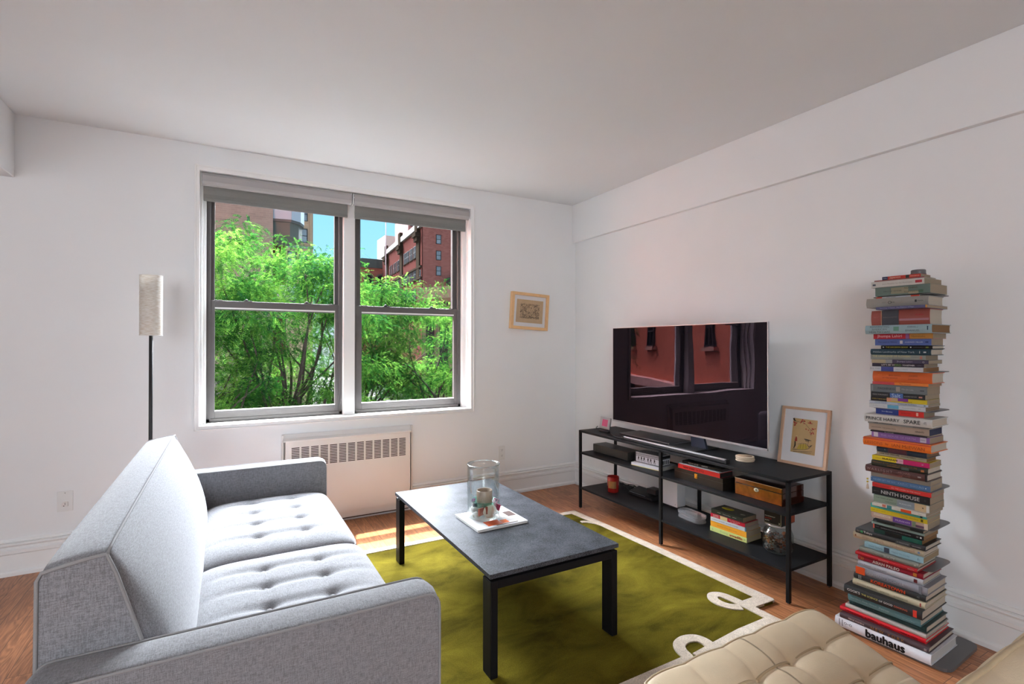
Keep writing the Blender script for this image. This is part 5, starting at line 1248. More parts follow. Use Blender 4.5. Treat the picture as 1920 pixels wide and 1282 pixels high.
# book tower data: top, bottom, offset across, width, offset along, length, hard?, cover, pages, label, titles, spine fields
TOWER = [
    (1.6067, 1.5921, -0.0, 0.1089, -0.0242, 0.1428, 0, (186, 62, 50), (150, 136, 116), 'red and blue phrase book topmost on the book tower', (('Collins', 0.03, 0.13, 0.25, 0.75, (225, 225, 225), 0), ('Japanese', 0.17, 0.52, 0.12, 0.88, (235, 190, 170), 0.02), ('PHRASEBOOK', 0.74, 0.97, 0.3, 0.7, (235, 190, 170), 0)), ((0, 0.15, 0, 1, (44, 52, 86)), (0.62, 0.71, 0, 1, (60, 60, 54)))),
    (1.5921, 1.5833, -0.0, 0.1293, -0.0182, 0.1857, 0, (140, 84, 78), (150, 136, 116), 'very thin dull pink paperback second from the top of the tower', (), ((0.88, 1, 0.2, 0.8, (130, 60, 80)),)),
    (1.5833, 1.5564, -0.0103, 0.1758, -0.0267, 0.1977, 0, (188, 184, 178), (150, 136, 116), 'cream paperback with a red oval mark just under the thin pink one', (('Zero Weather for the Americans', 0.22, 0.78, 0.25, 0.75, (130, 120, 116), 0),), ((0.84, 0.96, 0.28, 0.72, (170, 54, 66)), (0.03, 0.09, 0.3, 0.6, (60, 66, 80)))),
    (1.5564, 1.5175, -0.0095, 0.1738, -0.0441, 0.2019, 0, (96, 112, 104), (150, 136, 116), 'thick mottled green painted spine paperback on the top tower plate', (('TIMOTHY SNYDER', 0.15, 0.5, 0.35, 0.6, (60, 70, 66), 0), ('NOTHING', 0.55, 0.78, 0.55, 0.9, (70, 60, 40), 0), ('KLAPPERMANN', 0.55, 0.88, 0.15, 0.45, (80, 70, 50), 0)), ((0.3, 0.62, 0.15, 0.85, (134, 130, 108)), (0.62, 0.8, 0.05, 0.35, (150, 142, 118)), (0.8, 0.88, 0.1, 0.45, (70, 108, 86)))),
    ('P', 1.516),
    (1.5145, 1.5083, -0.0021, 0.1552, -0.0199, 0.1621, 0, (190, 192, 198), (150, 136, 116), 'thin red and white booklet directly below the top tower plate', (('SMALL THINGS', 0.2, 0.5, 0.2, 0.8, (90, 90, 96), 0),), ((0, 0.14, 0, 1, (206, 68, 44)), (0.8, 0.99, 0, 1, (214, 64, 38)))),
    (1.5083, 1.4667, -0.0092, 0.1731, -0.0199, 0.2287, 1, (146, 142, 136), (186, 176, 160), 'wide beige grey hardcover with round emblem near the tower top', (('O', 0.37, 0.43, 0.3, 0.7, (70, 68, 66), 0), ('ORBIT & FOX', 0.27, 0.35, 0.15, 0.85, (90, 88, 86), 0), ('KAI', 0.43, 0.48, 0.2, 0.8, (70, 68, 66), 0), ('HARPER', 0.84, 0.93, 0.4, 0.62, (70, 68, 66), 0)), ((0.8, 0.83, 0.38, 0.64, (50, 50, 50)),)),
    (1.4667, 1.4544, -0.0287, 0.2218, -0.0538, 0.1838, 0, (84, 86, 122), (150, 136, 116), 'slim violet blue paperback between the beige grey and brick red books', (('Searching of Sound   The Memory of Maps', 0.04, 0.8, 0.2, 0.75, (160, 160, 180), 0),), ((0.97, 1, 0, 1, (190, 130, 60)),)),
    (1.4544, 1.3868, -0.0, 0.1443, -0.0244, 0.217, 1, (156, 82, 72), (186, 176, 160), 'very thick brick red hardcover with dark grey spine panel', (('AMERICAN HISTORY', 0.215, 0.475, 0.45, 0.62, (120, 110, 110), 0), ('PART II', 0.05, 0.12, 0.5, 0.62, (180, 120, 110), 0), ('KLEIN', 0.78, 0.9, 0.55, 0.72, (180, 40, 50), 0)), ((0.18, 0.19, 0, 1, (190, 150, 120)), (0.2, 0.49, 0, 1, (74, 74, 80)), (0.5, 0.99, 0.28, 0.42, (170, 120, 128)))),
    (1.3868, 1.3494, -0.0253, 0.2133, -0.0367, 0.2419, 1, (142, 164, 170), (128, 96, 62), 'pale blue hardcover about healthcare with small green leaf on spine', (('REINVENTING', 0.07, 0.4, 0.7, 0.92, (84, 92, 96), 0), ('AMERICAN', 0.1, 0.36, 0.4, 0.62, (84, 92, 96), 0), ('HEALTH CARE', 0.07, 0.4, 0.08, 0.32, (84, 92, 96), 0), ('EZEKIEL J', 0.62, 0.85, 0.6, 0.82, (90, 100, 104), 0), ('EMANUEL', 0.63, 0.84, 0.22, 0.44, (90, 100, 104), 0)), ((0.45, 0.53, 0.3, 0.8, (96, 140, 120)), (0.94, 0.955, 0.35, 0.8, (40, 60, 80)))),
    (1.3494, 1.3267, -0.0, 0.1443, -0.034, 0.2188, 0, (178, 40, 52), (150, 136, 116), 'scarlet and ochre spined paperback with white handwritten lettering', (('Jhumpa Lahiri', 0.07, 0.5, 0.1, 0.9, (230, 190, 190), 0.0), ('Namesake', 0.66, 0.88, 0.2, 0.8, (120, 80, 30), 0)), ((0.56, 0.62, 0, 1, (140, 90, 140)), (0.63, 1, 0, 1, (180, 124, 56)))),
    (1.3267, 1.2981, -0.0, 0.1272, -0.0313, 0.208, 0, (82, 100, 158), (150, 136, 116), 'medium blue paperback with a pale disc on its spine', (('The Land in Winter', 0.06, 0.42, 0.25, 0.8, (34, 40, 70), 0), ('ANDREW MILLER', 0.55, 0.86, 0.35, 0.65, (190, 200, 225), 0.01)), ((0.46, 0.51, 0.25, 0.75, (190, 186, 190)), (0.9, 0.95, 0.4, 0.6, (36, 50, 96)))),
    (1.2981, 1.2824, -0.0, 0.1308, -0.0458, 0.1887, 1, (20, 20, 22), (186, 176, 160), 'small black hardcover with yellow lettering under the blue paperback', (('THE DECISION BOOK', 0.1, 0.55, 0.25, 0.75, (190, 180, 70), 0.02), ('KROGERUS TSCHAPPELER', 0.65, 0.83, 0.35, 0.65, (120, 120, 120), 0)), ((0.04, 0.065, 0.35, 0.65, (225, 225, 225)), (0.585, 0.61, 0.35, 0.65, (225, 225, 225)), (0.88, 0.93, 0.3, 0.7, (110, 120, 50)))),
    (1.2824, 1.2561, -0.0, 0.1372, -0.0227, 0.2242, 1, (44, 66, 78), (186, 176, 160), 'dark slate teal hardcover about hidden landmarks', (('Hidden Landmarks of New York', 0.05, 0.75, 0.15, 0.85, (178, 192, 198), 0.01), ('1', 0.82, 0.84, 0.3, 0.7, (200, 200, 200), 0)), ((0.89, 0.93, 0.4, 0.6, (200, 205, 208)), (0.94, 0.955, 0.25, 0.75, (30, 44, 54)))),
    (1.2561, 1.2351, -0.0, 0.1296, -0.0134, 0.2062, 0, (140, 142, 134), (150, 136, 116), 'pale grey paperback with yellowish capitals under the slate teal book', (('THE LANGUAGE OF FLOWERS', 0.04, 0.74, 0.52, 0.92, (206, 194, 140), 0.02), ('OF FLOWERS', 0.2, 0.74, 0.08, 0.42, (120, 116, 100), 0), ('VANESSA D', 0.77, 0.88, 0.4, 0.75, (100, 104, 100), 0)), ((0.9, 0.94, 0.2, 0.8, (180, 110, 96)),)),
    (1.2351, 1.219, -0.0001, 0.1502, -0.0234, 0.2101, 0, (72, 62, 80), (150, 136, 116), 'dusky purple spined paperback with a beige far end', (('Jhumpa Lahiri', 0.46, 0.73, 0.2, 0.8, (160, 150, 170), 0), ('O', 0.9, 0.935, 0.2, 0.8, (190, 190, 195), 0)), ((0, 0.26, 0, 1, (168, 152, 124)), (0.26, 0.38, 0, 1, (140, 140, 138)))),
    (1.219, 1.2046, -0.001, 0.1526, -0.0168, 0.1926, 0, (54, 44, 56), (150, 136, 116), 'dark plum paperback with bold white and rainbow capitals', (("LET'S BE W", 0.19, 0.45, 0.2, 0.8, (215, 205, 200), 0.03), ('EIRD', 0.45, 0.58, 0.2, 0.8, (120, 150, 90), 0.03), ('TOGETHER', 0.6, 0.83, 0.2, 0.8, (215, 205, 200), 0.03), ('PORTER', 0.88, 0.95, 0.38, 0.62, (140, 130, 140), 0)), ()),
    (1.2046, 1.1844, -0.0101, 0.1752, -0.0185, 0.1966, 0, (186, 186, 192), (134, 98, 62), 'white paperback with a blue label resting on the second tower plate', (('ALL THIS', 0.0, 0.2, 0.3, 0.85, (110, 120, 130), 0), ('SALLY FINN', 0.5, 0.72, 0.3, 0.7, (140, 150, 155), 0), ('COULD BE YOURS', 0.78, 0.97, 0.35, 0.65, (200, 150, 150), 0)), ((0.22, 0.46, 0.0, 1, (62, 70, 134)),)),
    ('P', 1.1829),
    (1.1814, 1.136, -0.0, 0.1373, -0.0285, 0.2191, 1, (204, 98, 48), (186, 176, 160), 'bright orange hardcover directly under the second tower plate', (('HOW TO BE', 0.1, 0.28, 0.55, 0.75, (226, 140, 60), 0.01), ('BOY THINGS', 0.3, 0.5, 0.55, 0.75, (130, 62, 34), 0), ('IN THE WORLD', 0.18, 0.44, 0.3, 0.48, (130, 62, 34), 0), ('JOSEPH', 0.63, 0.77, 0.55, 0.75, (120, 60, 34), 0), ('EARNSHAW', 0.62, 0.8, 0.25, 0.45, (120, 60, 34), 0)), ()),
    (1.136, 1.1234, -0.0, 0.1435, -0.0238, 0.2072, 0, (214, 122, 54), (150, 136, 116), 'thin pink and orange spined paperback below the orange hardcover', (('SANDRA CISNEROS', 0.08, 0.34, 0.25, 0.75, (150, 50, 60), 0), ('The House', 0.5, 0.7, 0.15, 0.85, (140, 60, 40), 0)), ((0, 0.41, 0, 1, (190, 72, 76)),)),
    (1.1234, 1.0876, -0.0, 0.1332, -0.0161, 0.2127, 0, (102, 108, 110), (150, 136, 116), 'thick slate grey paperback lettered PACHINKO', (('PACHINKO', 0.14, 0.45, 0.3, 0.7, (70, 74, 76), 0.02), ('Min Jin Lee', 0.57, 0.77, 0.3, 0.7, (160, 162, 164), 0)), ((0.02, 0.05, 0.15, 0.85, (130, 134, 136)), (0.47, 0.54, 0.2, 0.8, (150, 140, 130)), (0.88, 0.95, 0.4, 0.55, (60, 64, 66)))),
    (1.0876, 1.0665, -0.0, 0.1463, -0.016, 0.2044, 0, (36, 36, 38), (150, 136, 116), 'black paperback with a blue panel lettered Salt', (('MARK KURLANSKY', 0.04, 0.33, 0.4, 0.65, (170, 165, 160), 0), ('Salt', 0.4, 0.57, 0.12, 0.9, (190, 205, 225), 0.01), ('A WORLD HISTORY', 0.63, 0.86, 0.4, 0.6, (170, 165, 160), 0)), ((0.37, 0.61, 0.0, 1, (74, 104, 160)), (0.89, 0.95, 0.35, 0.65, (190, 130, 110)))),
    (1.0665, 1.0468, -0.0, 0.1299, -0.0161, 0.2115, 0, (200, 176, 34), (150, 136, 116), 'yellow purple and black spined paperback below the Salt one', (('EVERYTHING BUT', 0.03, 0.3, 0.3, 0.75, (206, 180, 80), 0.01), ('MATILDA', 0.6, 0.75, 0.1, 0.4, (110, 60, 20), 0)), ((0, 0.3, 0, 1, (38, 34, 36)), (0.3, 0.38, 0.1, 0.95, (204, 142, 112)), (0.38, 0.5, 0.2, 1, (190, 160, 120)), (0.5, 0.68, 0.3, 1, (126, 56, 140)))),
    (1.0468, 1.0362, -0.0, 0.13, -0.0141, 0.22, 0, (176, 184, 196), (150, 136, 116), 'pale bluish paperback with dark capitals about the American buffalo', (('DAVID MAMET', 0.05, 0.38, 0.25, 0.75, (96, 104, 122), 0), ('AMERICAN BUFFALO', 0.42, 0.9, 0.25, 0.75, (90, 100, 124), 0.01)), ((0.93, 0.96, 0.3, 0.7, (50, 110, 110)),)),
    (1.0362, 1.0169, -0.0, 0.1463, -0.0128, 0.2107, 0, (182, 184, 188), (128, 108, 86), 'off white paperback with a cyan label above the third tower plate', (('The Bridge at the Edge', 0.07, 0.3, 0.3, 0.7, (140, 144, 150), 0), ('Thornton Wilder', 0.6, 0.84, 0.3, 0.7, (140, 144, 150), 0), ('W', 0.88, 0.92, 0.3, 0.7, (110, 114, 120), 0)), ((0.34, 0.54, 0.1, 0.9, (92, 156, 184)),)),
    ('P', 1.0154),
    (1.0139, 0.9891, -0.0, 0.1159, -0.0171, 0.1791, 0, (214, 46, 38), (150, 136, 116), 'blue and red spined paperback directly under the third tower plate', (('Syncro', 0.13, 0.22, 0.3, 0.75, (200, 206, 220), 0.01), ('Brown', 0.23, 0.36, 0.3, 0.75, (200, 206, 220), 0.01), ('REDISCOVERY', 0.55, 0.75, 0.4, 0.6, (130, 30, 30), 0)), ((0, 0.49, 0, 1, (46, 62, 130)), (0.85, 0.89, 0.2, 0.8, (230, 170, 150)))),
    (0.9891, 0.955, -0.0135, 0.1837, -0.0237, 0.2484, 1, (192, 190, 186), (186, 176, 160), 'large off white hardcover with wide dark capitals ending in SPARE', (('PRINCE HARRY', 0.03, 0.545, 0.26, 0.76, (52, 52, 54), 0.015), ('SPARE', 0.605, 0.84, 0.26, 0.76, (52, 52, 54), 0.015), ('d|', 0.88, 0.93, 0.3, 0.7, (100, 100, 104), 0)), ()),
    (0.955, 0.9438, -0.0, 0.1469, -0.0151, 0.2277, 0, (140, 138, 134), (150, 136, 116), 'thin grey paperback squeezed beneath the large off white hardcover', (('Cove  CYNAN JONES', 0.06, 0.47, 0.2, 0.85, (40, 40, 40), 0.02),), ((0.75, 1, 0.1, 0.7, (120, 116, 112)),)),
    (0.9438, 0.9151, -0.0, 0.1368, -0.0157, 0.2254, 0, (170, 148, 130), (44, 50, 76), 'pinkish beige paperback with navy page edges', (('NATSUKAWA  THE DIVING POOL', 0.05, 0.47, 0.35, 0.6, (80, 70, 64), 0.01), ('GRANTS', 0.78, 0.92, 0.35, 0.6, (60, 50, 44), 0.02)), ()),
    (0.9151, 0.9093, -0.0039, 0.1598, -0.0214, 0.2114, 0, (34, 28, 38), (150, 136, 116), 'very thin black paperback lettered THE STRANGER above the purple one', (('THE STRANGER', 0.09, 0.6, 0.2, 0.85, (200, 196, 190), 0.01),), ()),
    (0.9093, 0.8833, -0.0, 0.1404, -0.0236, 0.2171, 0, (138, 96, 158), (150, 136, 116), 'lilac purple paperback lettered THE HOUSE OF MIRTH', (('THE HOUSE OF MIRTH', 0.17, 0.77, 0.25, 0.75, (182, 150, 200), 0.01), ('OWC', 0.855, 0.93, 0.25, 0.75, (100, 80, 110), 0.01)), ((0.04, 0.12, 0.1, 0.9, (206, 196, 206)), (0.845, 0.945, 0.1, 0.9, (196, 186, 200)))),
    (0.8833, 0.8476, -0.0121, 0.1802, -0.019, 0.2517, 1, (224, 112, 36), (186, 176, 160), 'large orange hardcover with a magenta line lettered LESSONS', (('LESSONS', 0.04, 0.31, 0.12, 0.72, (170, 76, 34), 0.0), ('by', 0.355, 0.4, 0.15, 0.7, (150, 60, 30), 0.01), ('IAN McEWAN', 0.45, 0.92, 0.12, 0.72, (150, 66, 30), 0.0)), ((0, 1, 0.84, 0.92, (190, 44, 60)),)),
    (0.8476, 0.8189, -0.0, 0.1431, -0.028, 0.1859, 1, (38, 50, 64), (120, 96, 72), 'navy hardcover with a dull maroon band below the large orange one', (('A LITTLE LIFE', 0.28, 0.6, 0.3, 0.8, (130, 50, 56), 0), ('K', 0.17, 0.2, 0.3, 0.7, (130, 140, 140), 0)), ((0.24, 0.62, 0.1, 0.9, (78, 44, 52)),)),
    (0.8189, 0.8006, -0.0, 0.0996, -0.0196, 0.1858, 0, (168, 154, 130), (126, 92, 52), 'small cream paperback lettered JUDE THE OBSCURE', (('JUDE THE OBSCURE', 0.06, 0.47, 0.3, 0.75, (50, 46, 40), 0.02), ('THOMAS HARDY', 0.51, 0.8, 0.3, 0.75, (50, 46, 40), 0.01), ('CLASSICS', 0.83, 0.95, 0.4, 0.6, (120, 110, 90), 0)), ()),
    (0.8006, 0.7794, -0.0, 0.1301, -0.0202, 0.212, 0, (216, 190, 36), (150, 136, 116), 'yellow to magenta spined paperback with bold dark capitals', (('HARUKI', 0.06, 0.17, 0.4, 0.6, (140, 110, 40), 0), ('MURAKAMI', 0.19, 0.46, 0.3, 0.75, (70, 50, 30), 0.03), ('1Q84', 0.48, 0.56, 0.4, 0.65, (160, 60, 90), 0)), ((0.44, 0.56, 0, 1, (204, 160, 170)), (0.56, 1, 0, 1, (188, 30, 96)), (0.87, 0.9, 0.35, 0.65, (230, 210, 216)))),
    (0.7794, 0.7535, -0.0, 0.1499, -0.0193, 0.2096, 1, (44, 48, 42), (186, 176, 160), 'black green hardcover with two lines of orange lettering', (('MIDNIGHT IN THE GARDEN OF GOOD AND EVIL', 0.03, 0.83, 0.62, 0.84, (172, 120, 66), 0.01), ('JOHN BERENDT', 0.28, 0.54, 0.25, 0.48, (172, 120, 66), 0.0)), ((0.55, 0.68, 0.1, 0.6, (72, 84, 76)), (0.885, 0.94, 0.3, 0.65, (172, 104, 54)))),
    (0.7535, 0.7243, -0.0026, 0.1565, -0.009, 0.2321, 1, (86, 54, 52), (186, 176, 160), 'brown hardcover with widely spaced white letters WARLIGHT', (('W A R L I G H T', 0.03, 0.46, 0.35, 0.72, (170, 150, 146), 0.01), ('MICHAEL', 0.54, 0.77, 0.55, 0.82, (170, 130, 120), 0.01), ('ONDAATJE', 0.52, 0.79, 0.15, 0.42, (150, 90, 82), 0.01)), ((0.3, 0.62, 0.0, 0.22, (112, 66, 58)), (0.97, 1, 0, 1, (26, 24, 26)), (0.86, 0.91, 0.4, 0.6, (160, 140, 136)))),
    (0.7243, 0.7037, -0.0, 0.1269, -0.0192, 0.2215, 0, (128, 120, 110), (150, 136, 116), 'plain greyish beige paperback under the brown hardcover', (), ()),
    (0.7037, 0.6807, -0.0, 0.1302, -0.0187, 0.2215, 0, (78, 108, 146), (150, 136, 116), 'blue paperback with pale outlined lettering on the fourth tower plate', (('NEVER LET ME GO', 0.05, 0.43, 0.2, 0.85, (150, 176, 204), 0.01), ('KAZUO ISHIGURO', 0.48, 0.9, 0.2, 0.85, (150, 176, 204), 0.01)), ((0.92, 0.935, 0.4, 0.6, (225, 225, 225)),)),
    ('P', 0.6792),
    (0.6777, 0.6586, -0.0, 0.1405, -0.0253, 0.218, 0, (196, 50, 46), (150, 136, 116), 'red paperback with white capitals right under the fourth plate', (('MIEKO KAWAKAMI', 0.05, 0.3, 0.3, 0.7, (110, 26, 26), 0), ('ALL THE LOVERS IN THE NIGHT', 0.34, 0.83, 0.25, 0.75, (230, 190, 180), 0.01)), ()),
    (0.6586, 0.6275, -0.0014, 0.1536, -0.025, 0.2133, 0, (32, 32, 34), (150, 136, 116), 'black paperback with tall white letters NINTH HOUSE', (('LEIGH', 0.03, 0.07, 0.15, 0.85, (150, 150, 150), 0), ('BARDUGO', 0.08, 0.13, 0.3, 0.75, (130, 130, 130), 0), ('NINTH HOUSE', 0.17, 0.83, 0.12, 0.9, (208, 206, 204), 0.02), ('()', 0.89, 0.95, 0.35, 0.65, (90, 90, 94), 0)), ()),
    (0.6275, 0.5969, -0.0053, 0.1633, -0.0303, 0.2042, 0, (124, 136, 120), (150, 136, 116), 'sage green and grey spined paperback below the NINTH HOUSE one', (('THE WIND-UP BIRD', 0.05, 0.37, 0.6, 0.78, (60, 70, 58), 0), ('CHRONICLE', 0.22, 0.42, 0.2, 0.4, (70, 80, 66), 0), ('MURAKAMI', 0.48, 0.69, 0.35, 0.62, (196, 200, 204), 0.01)), ((0.44, 0.75, 0, 1, (128, 134, 140)), (0.75, 0.95, 0, 1, (186, 160, 124)), (0.95, 1, 0, 1, (198, 196, 192)), (0.88, 0.905, 0.4, 0.6, (50, 40, 36)))),
    (0.5969, 0.5826, -0.0142, 0.1855, -0.0288, 0.1972, 0, (198, 194, 184), (150, 136, 116), 'white spined paperback with an orange half circle and teal patch', (('HENRY', 0.87, 0.94, 0.3, 0.6, (130, 126, 120), 0),), ((0.2, 0.27, 0.2, 1, (190, 110, 90)), (0.29, 0.38, 0, 1, (50, 110, 114)), (0.55, 0.74, 0, 0.9, (206, 76, 34)))),
    (0.5826, 0.5638, -0.0, 0.1464, -0.0158, 0.2091, 0, (76, 168, 158), (150, 136, 116), 'turquoise paperback just above the bright yellow one', (('CHAD HARBACH', 0.08, 0.37, 0.25, 0.75, (40, 96, 90), 0.01), ('THE ART OF FIELDING', 0.4, 0.85, 0.3, 0.65, (110, 140, 80), 0)), ((0.89, 0.93, 0.1, 0.9, (40, 60, 60)),)),
    (0.5638, 0.5442, -0.0, 0.1431, -0.0146, 0.2105, 0, (206, 184, 44), (150, 136, 116), 'bright yellow spined paperback between turquoise and patterned ones', (('EAST GOOD NIGHT', 0.03, 0.28, 0.35, 0.7, (120, 106, 40), 0), ('DAVID SEDARIS', 0.56, 0.85, 0.3, 0.7, (140, 116, 30), 0.0)), ((0.89, 0.93, 0.2, 0.8, (90, 80, 30)),)),
    (0.5442, 0.5188, -0.0, 0.1398, -0.0157, 0.2092, 0, (176, 150, 136), (150, 136, 116), 'speckled paperback with a purple oval panel on the fifth plate', (('MEN WITHOUT WOMEN', 0.06, 0.33, 0.5, 0.8, (110, 80, 70), 0), ('MURAKAMI', 0.45, 0.7, 0.3, 0.65, (200, 180, 220), 0.02)), ((0.05, 0.36, 0.45, 0.85, (206, 190, 172)), (0.4, 0.73, 0.05, 0.95, (100, 66, 140)), (0.74, 0.8, 0.1, 0.9, (110, 130, 100)), (0.8, 0.94, 0.1, 0.5, (90, 60, 80)), (0.94, 1, 0, 1, (204, 190, 170)))),
    ('P', 0.5173),
    (0.5158, 0.5048, -0.0049, 0.1622, -0.0197, 0.1863, 0, (26, 28, 28), (150, 136, 116), 'thin black spined paperback directly below the fifth tower plate', (('KL', 0.03, 0.08, 0.2, 0.8, (120, 130, 130), 0),), ((0.45, 0.75, 0.0, 1, (70, 64, 62)),)),
    (0.5048, 0.4928, -0.0023, 0.1558, -0.0149, 0.1964, 0, (122, 144, 138), (150, 136, 116), 'pale teal thin paperback second below the fifth tower plate', (), ((0.0, 0.03, 0, 1, (150, 170, 160)),)),
    (0.4928, 0.4739, -0.0023, 0.1557, -0.0169, 0.188, 0, (26, 26, 28), (134, 104, 70), 'black paperback with a salmon end and white capitals', (('MURAKAMI', 0.06, 0.13, 0.4, 0.7, (190, 190, 190), 0), ('HARD-BOILED WONDERLAND AND THE END OF THE WORLD', 0.16, 0.76, 0.3, 0.62, (200, 200, 200), 0.01)), ((0, 0.03, 0, 1, (196, 92, 76)), (0.86, 0.9, 0.3, 0.7, (90, 90, 90)), (0.93, 0.96, 0.3, 0.7, (200, 200, 200)))),
    (0.4739, 0.4555, -0.0035, 0.1586, -0.017, 0.1786, 0, (36, 62, 56), (128, 94, 56), 'dark bottle green paperback with a black middle panel', (('SPRING', 0.3, 0.52, 0.2, 0.85, (24, 26, 28), 0.02),), ((0.24, 0.6, 0, 1, (22, 24, 26)), (0.6, 1, 0, 1, (30, 84, 72)))),
    (0.4555, 0.434, -0.0078, 0.1694, 0.0115, 0.2653, 1, (40, 42, 44), (186, 176, 160), 'charcoal hardcover lettered Tokyo with a small green mark', (('Tokyo', 0.13, 0.26, 0.2, 0.8, (206, 196, 190), 0.03), ('E. MAXTONE', 0.62, 0.78, 0.3, 0.65, (150, 152, 154), 0), ('GRAHAM', 0.82, 0.94, 0.3, 0.65, (150, 152, 154), 0)), ((0.08, 0.115, 0.3, 0.75, (60, 140, 90)), (0.02, 0.065, 0.3, 0.7, (90, 84, 80)), (0.6, 0.8, 0.0, 0.9, (60, 64, 64)))),
    (0.434, 0.4055, -0.0044, 0.1609, 0.022, 0.2705, 1, (176, 160, 134), (186, 176, 160), 'cream hardcover with light red brown lowercase lettering', (('eleanor & park', 0.1, 0.5, 0.25, 0.72, (150, 120, 104), 0), ('rainbow rowell', 0.55, 0.88, 0.25, 0.72, (150, 120, 104), 0)), ((0.03, 0.05, 0.35, 0.65, (120, 70, 50)), (0.92, 0.95, 0.35, 0.65, (100, 120, 150)))),
    (0.4055, 0.3809, -0.0076, 0.1689, -0.0028, 0.2203, 0, (138, 170, 180), (150, 132, 104), 'pale sky blue paperback with a dark round figure on the spine', (('David Sedaris', 0.08, 0.32, 0.3, 0.7, (70, 90, 104), 0.0), ('Happy-Go-Lucky', 0.48, 0.78, 0.3, 0.7, (90, 120, 134), 0.0), ('1:', 0.9, 0.95, 0.3, 0.7, (40, 50, 60), 0.01)), ((0.35, 0.44, 0.05, 0.95, (60, 66, 76)),)),
    (0.3809, 0.3607, -0.0168, 0.1921, 0.0083, 0.2247, 1, (120, 122, 112), (186, 176, 160), 'grey green hardcover lettered BEAUTY on the sixth tower plate', (('ON', 0.3, 0.38, 0.3, 0.75, (150, 150, 140), 0), ('BEAUTY', 0.44, 0.62, 0.25, 0.8, (200, 202, 194), 0.02)), ((0.93, 0.96, 0.4, 0.65, (170, 176, 160)),)),
    (0.3607, 0.3468, -0.0231, 0.2077, 0.0142, 0.2327, 1, (176, 28, 36), (186, 176, 160), 'thin bright red hardcover resting on the sixth tower plate', (('BALTHAZAR', 0.4, 0.56, 0.2, 0.8, (226, 180, 170), 0.02), ('PHAIDON', 0.86, 0.96, 0.3, 0.7, (226, 190, 180), 0.01)), ()),
    ('P', 0.3453),
    (0.3438, 0.321, -0.0173, 0.1932, 0.0023, 0.2455, 1, (146, 24, 44), (186, 176, 160), 'crimson hardcover with bold white letters ASIAN PALEO', (('ASIAN PALEO', 0.245, 0.66, 0.2, 0.8, (226, 214, 206), 0.035), ('22', 0.05, 0.1, 0.2, 0.8, (206, 140, 50), 0.02)), ((0.86, 0.91, 0.2, 0.8, (190, 120, 50)),)),
    (0.321, 0.2968, -0.0204, 0.2011, 0.0017, 0.2437, 1, (168, 168, 174), (186, 176, 160), 'light grey hardcover with small thin lettering under the crimson one', (('John Pawson', 0.03, 0.22, 0.3, 0.7, (96, 96, 104), 0), ('In Character', 0.28, 0.47, 0.3, 0.7, (96, 96, 104), 0)), ((0.87, 0.92, 0.2, 0.8, (90, 30, 34)),)),
    (0.2968, 0.2649, -0.0257, 0.2143, -0.0062, 0.2651, 1, (134, 134, 142), (186, 176, 160), 'silver grey hardcover with a vivid orange end block', (('GERHARD RICHTER', 0.165, 0.7, 0.22, 0.76, (178, 178, 186), 0.01), ('PANORAMA', 0.73, 0.77, 0.2, 0.8, (110, 110, 118), 0)), ((0, 0.14, 0, 1, (212, 80, 36)), (0.89, 0.93, 0, 1, (110, 112, 120)))),
    (0.2649, 0.2392, -0.0272, 0.218, -0.0015, 0.2688, 1, (34, 34, 36), (186, 176, 160), 'black hardcover with glowing orange letters KOREATOWN', (('KOREATOWN', 0.26, 0.735, 0.18, 0.86, (222, 76, 34), 0.035), ('|||', 0.06, 0.13, 0.2, 0.85, (200, 196, 190), 0.01), ('o|', 0.88, 0.93, 0.3, 0.7, (140, 140, 140), 0)), ()),
    (0.2392, 0.2153, -0.0336, 0.2339, -0.0033, 0.2695, 1, (184, 174, 146), (186, 176, 160), 'cream hardcover cookbook with small spaced capitals', (('ANTHONY BOURDAIN', 0.07, 0.36, 0.4, 0.62, (96, 86, 70), 0.01), ('APPETITES', 0.4, 0.54, 0.4, 0.62, (96, 86, 70), 0.01), ('A COOKBOOK', 0.59, 0.79, 0.4, 0.62, (96, 86, 70), 0.01)), ((0.935, 0.95, 0.25, 0.85, (150, 40, 36)),)),
    (0.2153, 0.1787, -0.0482, 0.2704, 0.0084, 0.2904, 1, (38, 40, 42), (186, 176, 160), 'wide black hardcover with yellow and orange words GOOD COOKING', (("COOK'S", 0.05, 0.225, 0.22, 0.92, (216, 214, 212), 0.035), ('THE SCIENCE', 0.245, 0.46, 0.35, 0.75, (196, 190, 110), 0.03), ('OF GOOD', 0.475, 0.65, 0.35, 0.72, (206, 206, 204), 0.03), ('COOKING', 0.665, 0.83, 0.35, 0.75, (212, 110, 84), 0.03)), ((0.895, 0.94, 0.15, 0.9, (200, 56, 44)),)),
    (0.1787, 0.1414, -0.0395, 0.2487, 0.0096, 0.2709, 1, (86, 126, 132), (186, 176, 160), 'dusty teal blue hardcover below the wide black cooking one', (('Josef Albers  Giorgio Morandi', 0.04, 0.42, 0.3, 0.65, (150, 180, 184), 0), ('Zwirner', 0.45, 0.6, 0.3, 0.65, (150, 180, 184), 0), ('David Zwirner Books', 0.77, 0.93, 0.2, 0.45, (150, 180, 184), 0)), ()),
    (0.1414, 0.1148, -0.0299, 0.2248, 0.005, 0.2892, 1, (26, 54, 54), (186, 176, 160), 'dark green hardcover with faint blue grey capitals', (('RUTH ASAWA', 0.05, 0.36, 0.15, 0.8, (50, 76, 84), 0.02), ('DAVID ZWIRNER', 0.75, 0.9, 0.4, 0.6, (60, 80, 84), 0)), ()),
    (0.1148, 0.0977, -0.0334, 0.2334, 0.0098, 0.304, 1, (172, 166, 160), (186, 176, 160), 'plain pale grey hardcover between dark green and bright red ones', (), ()),
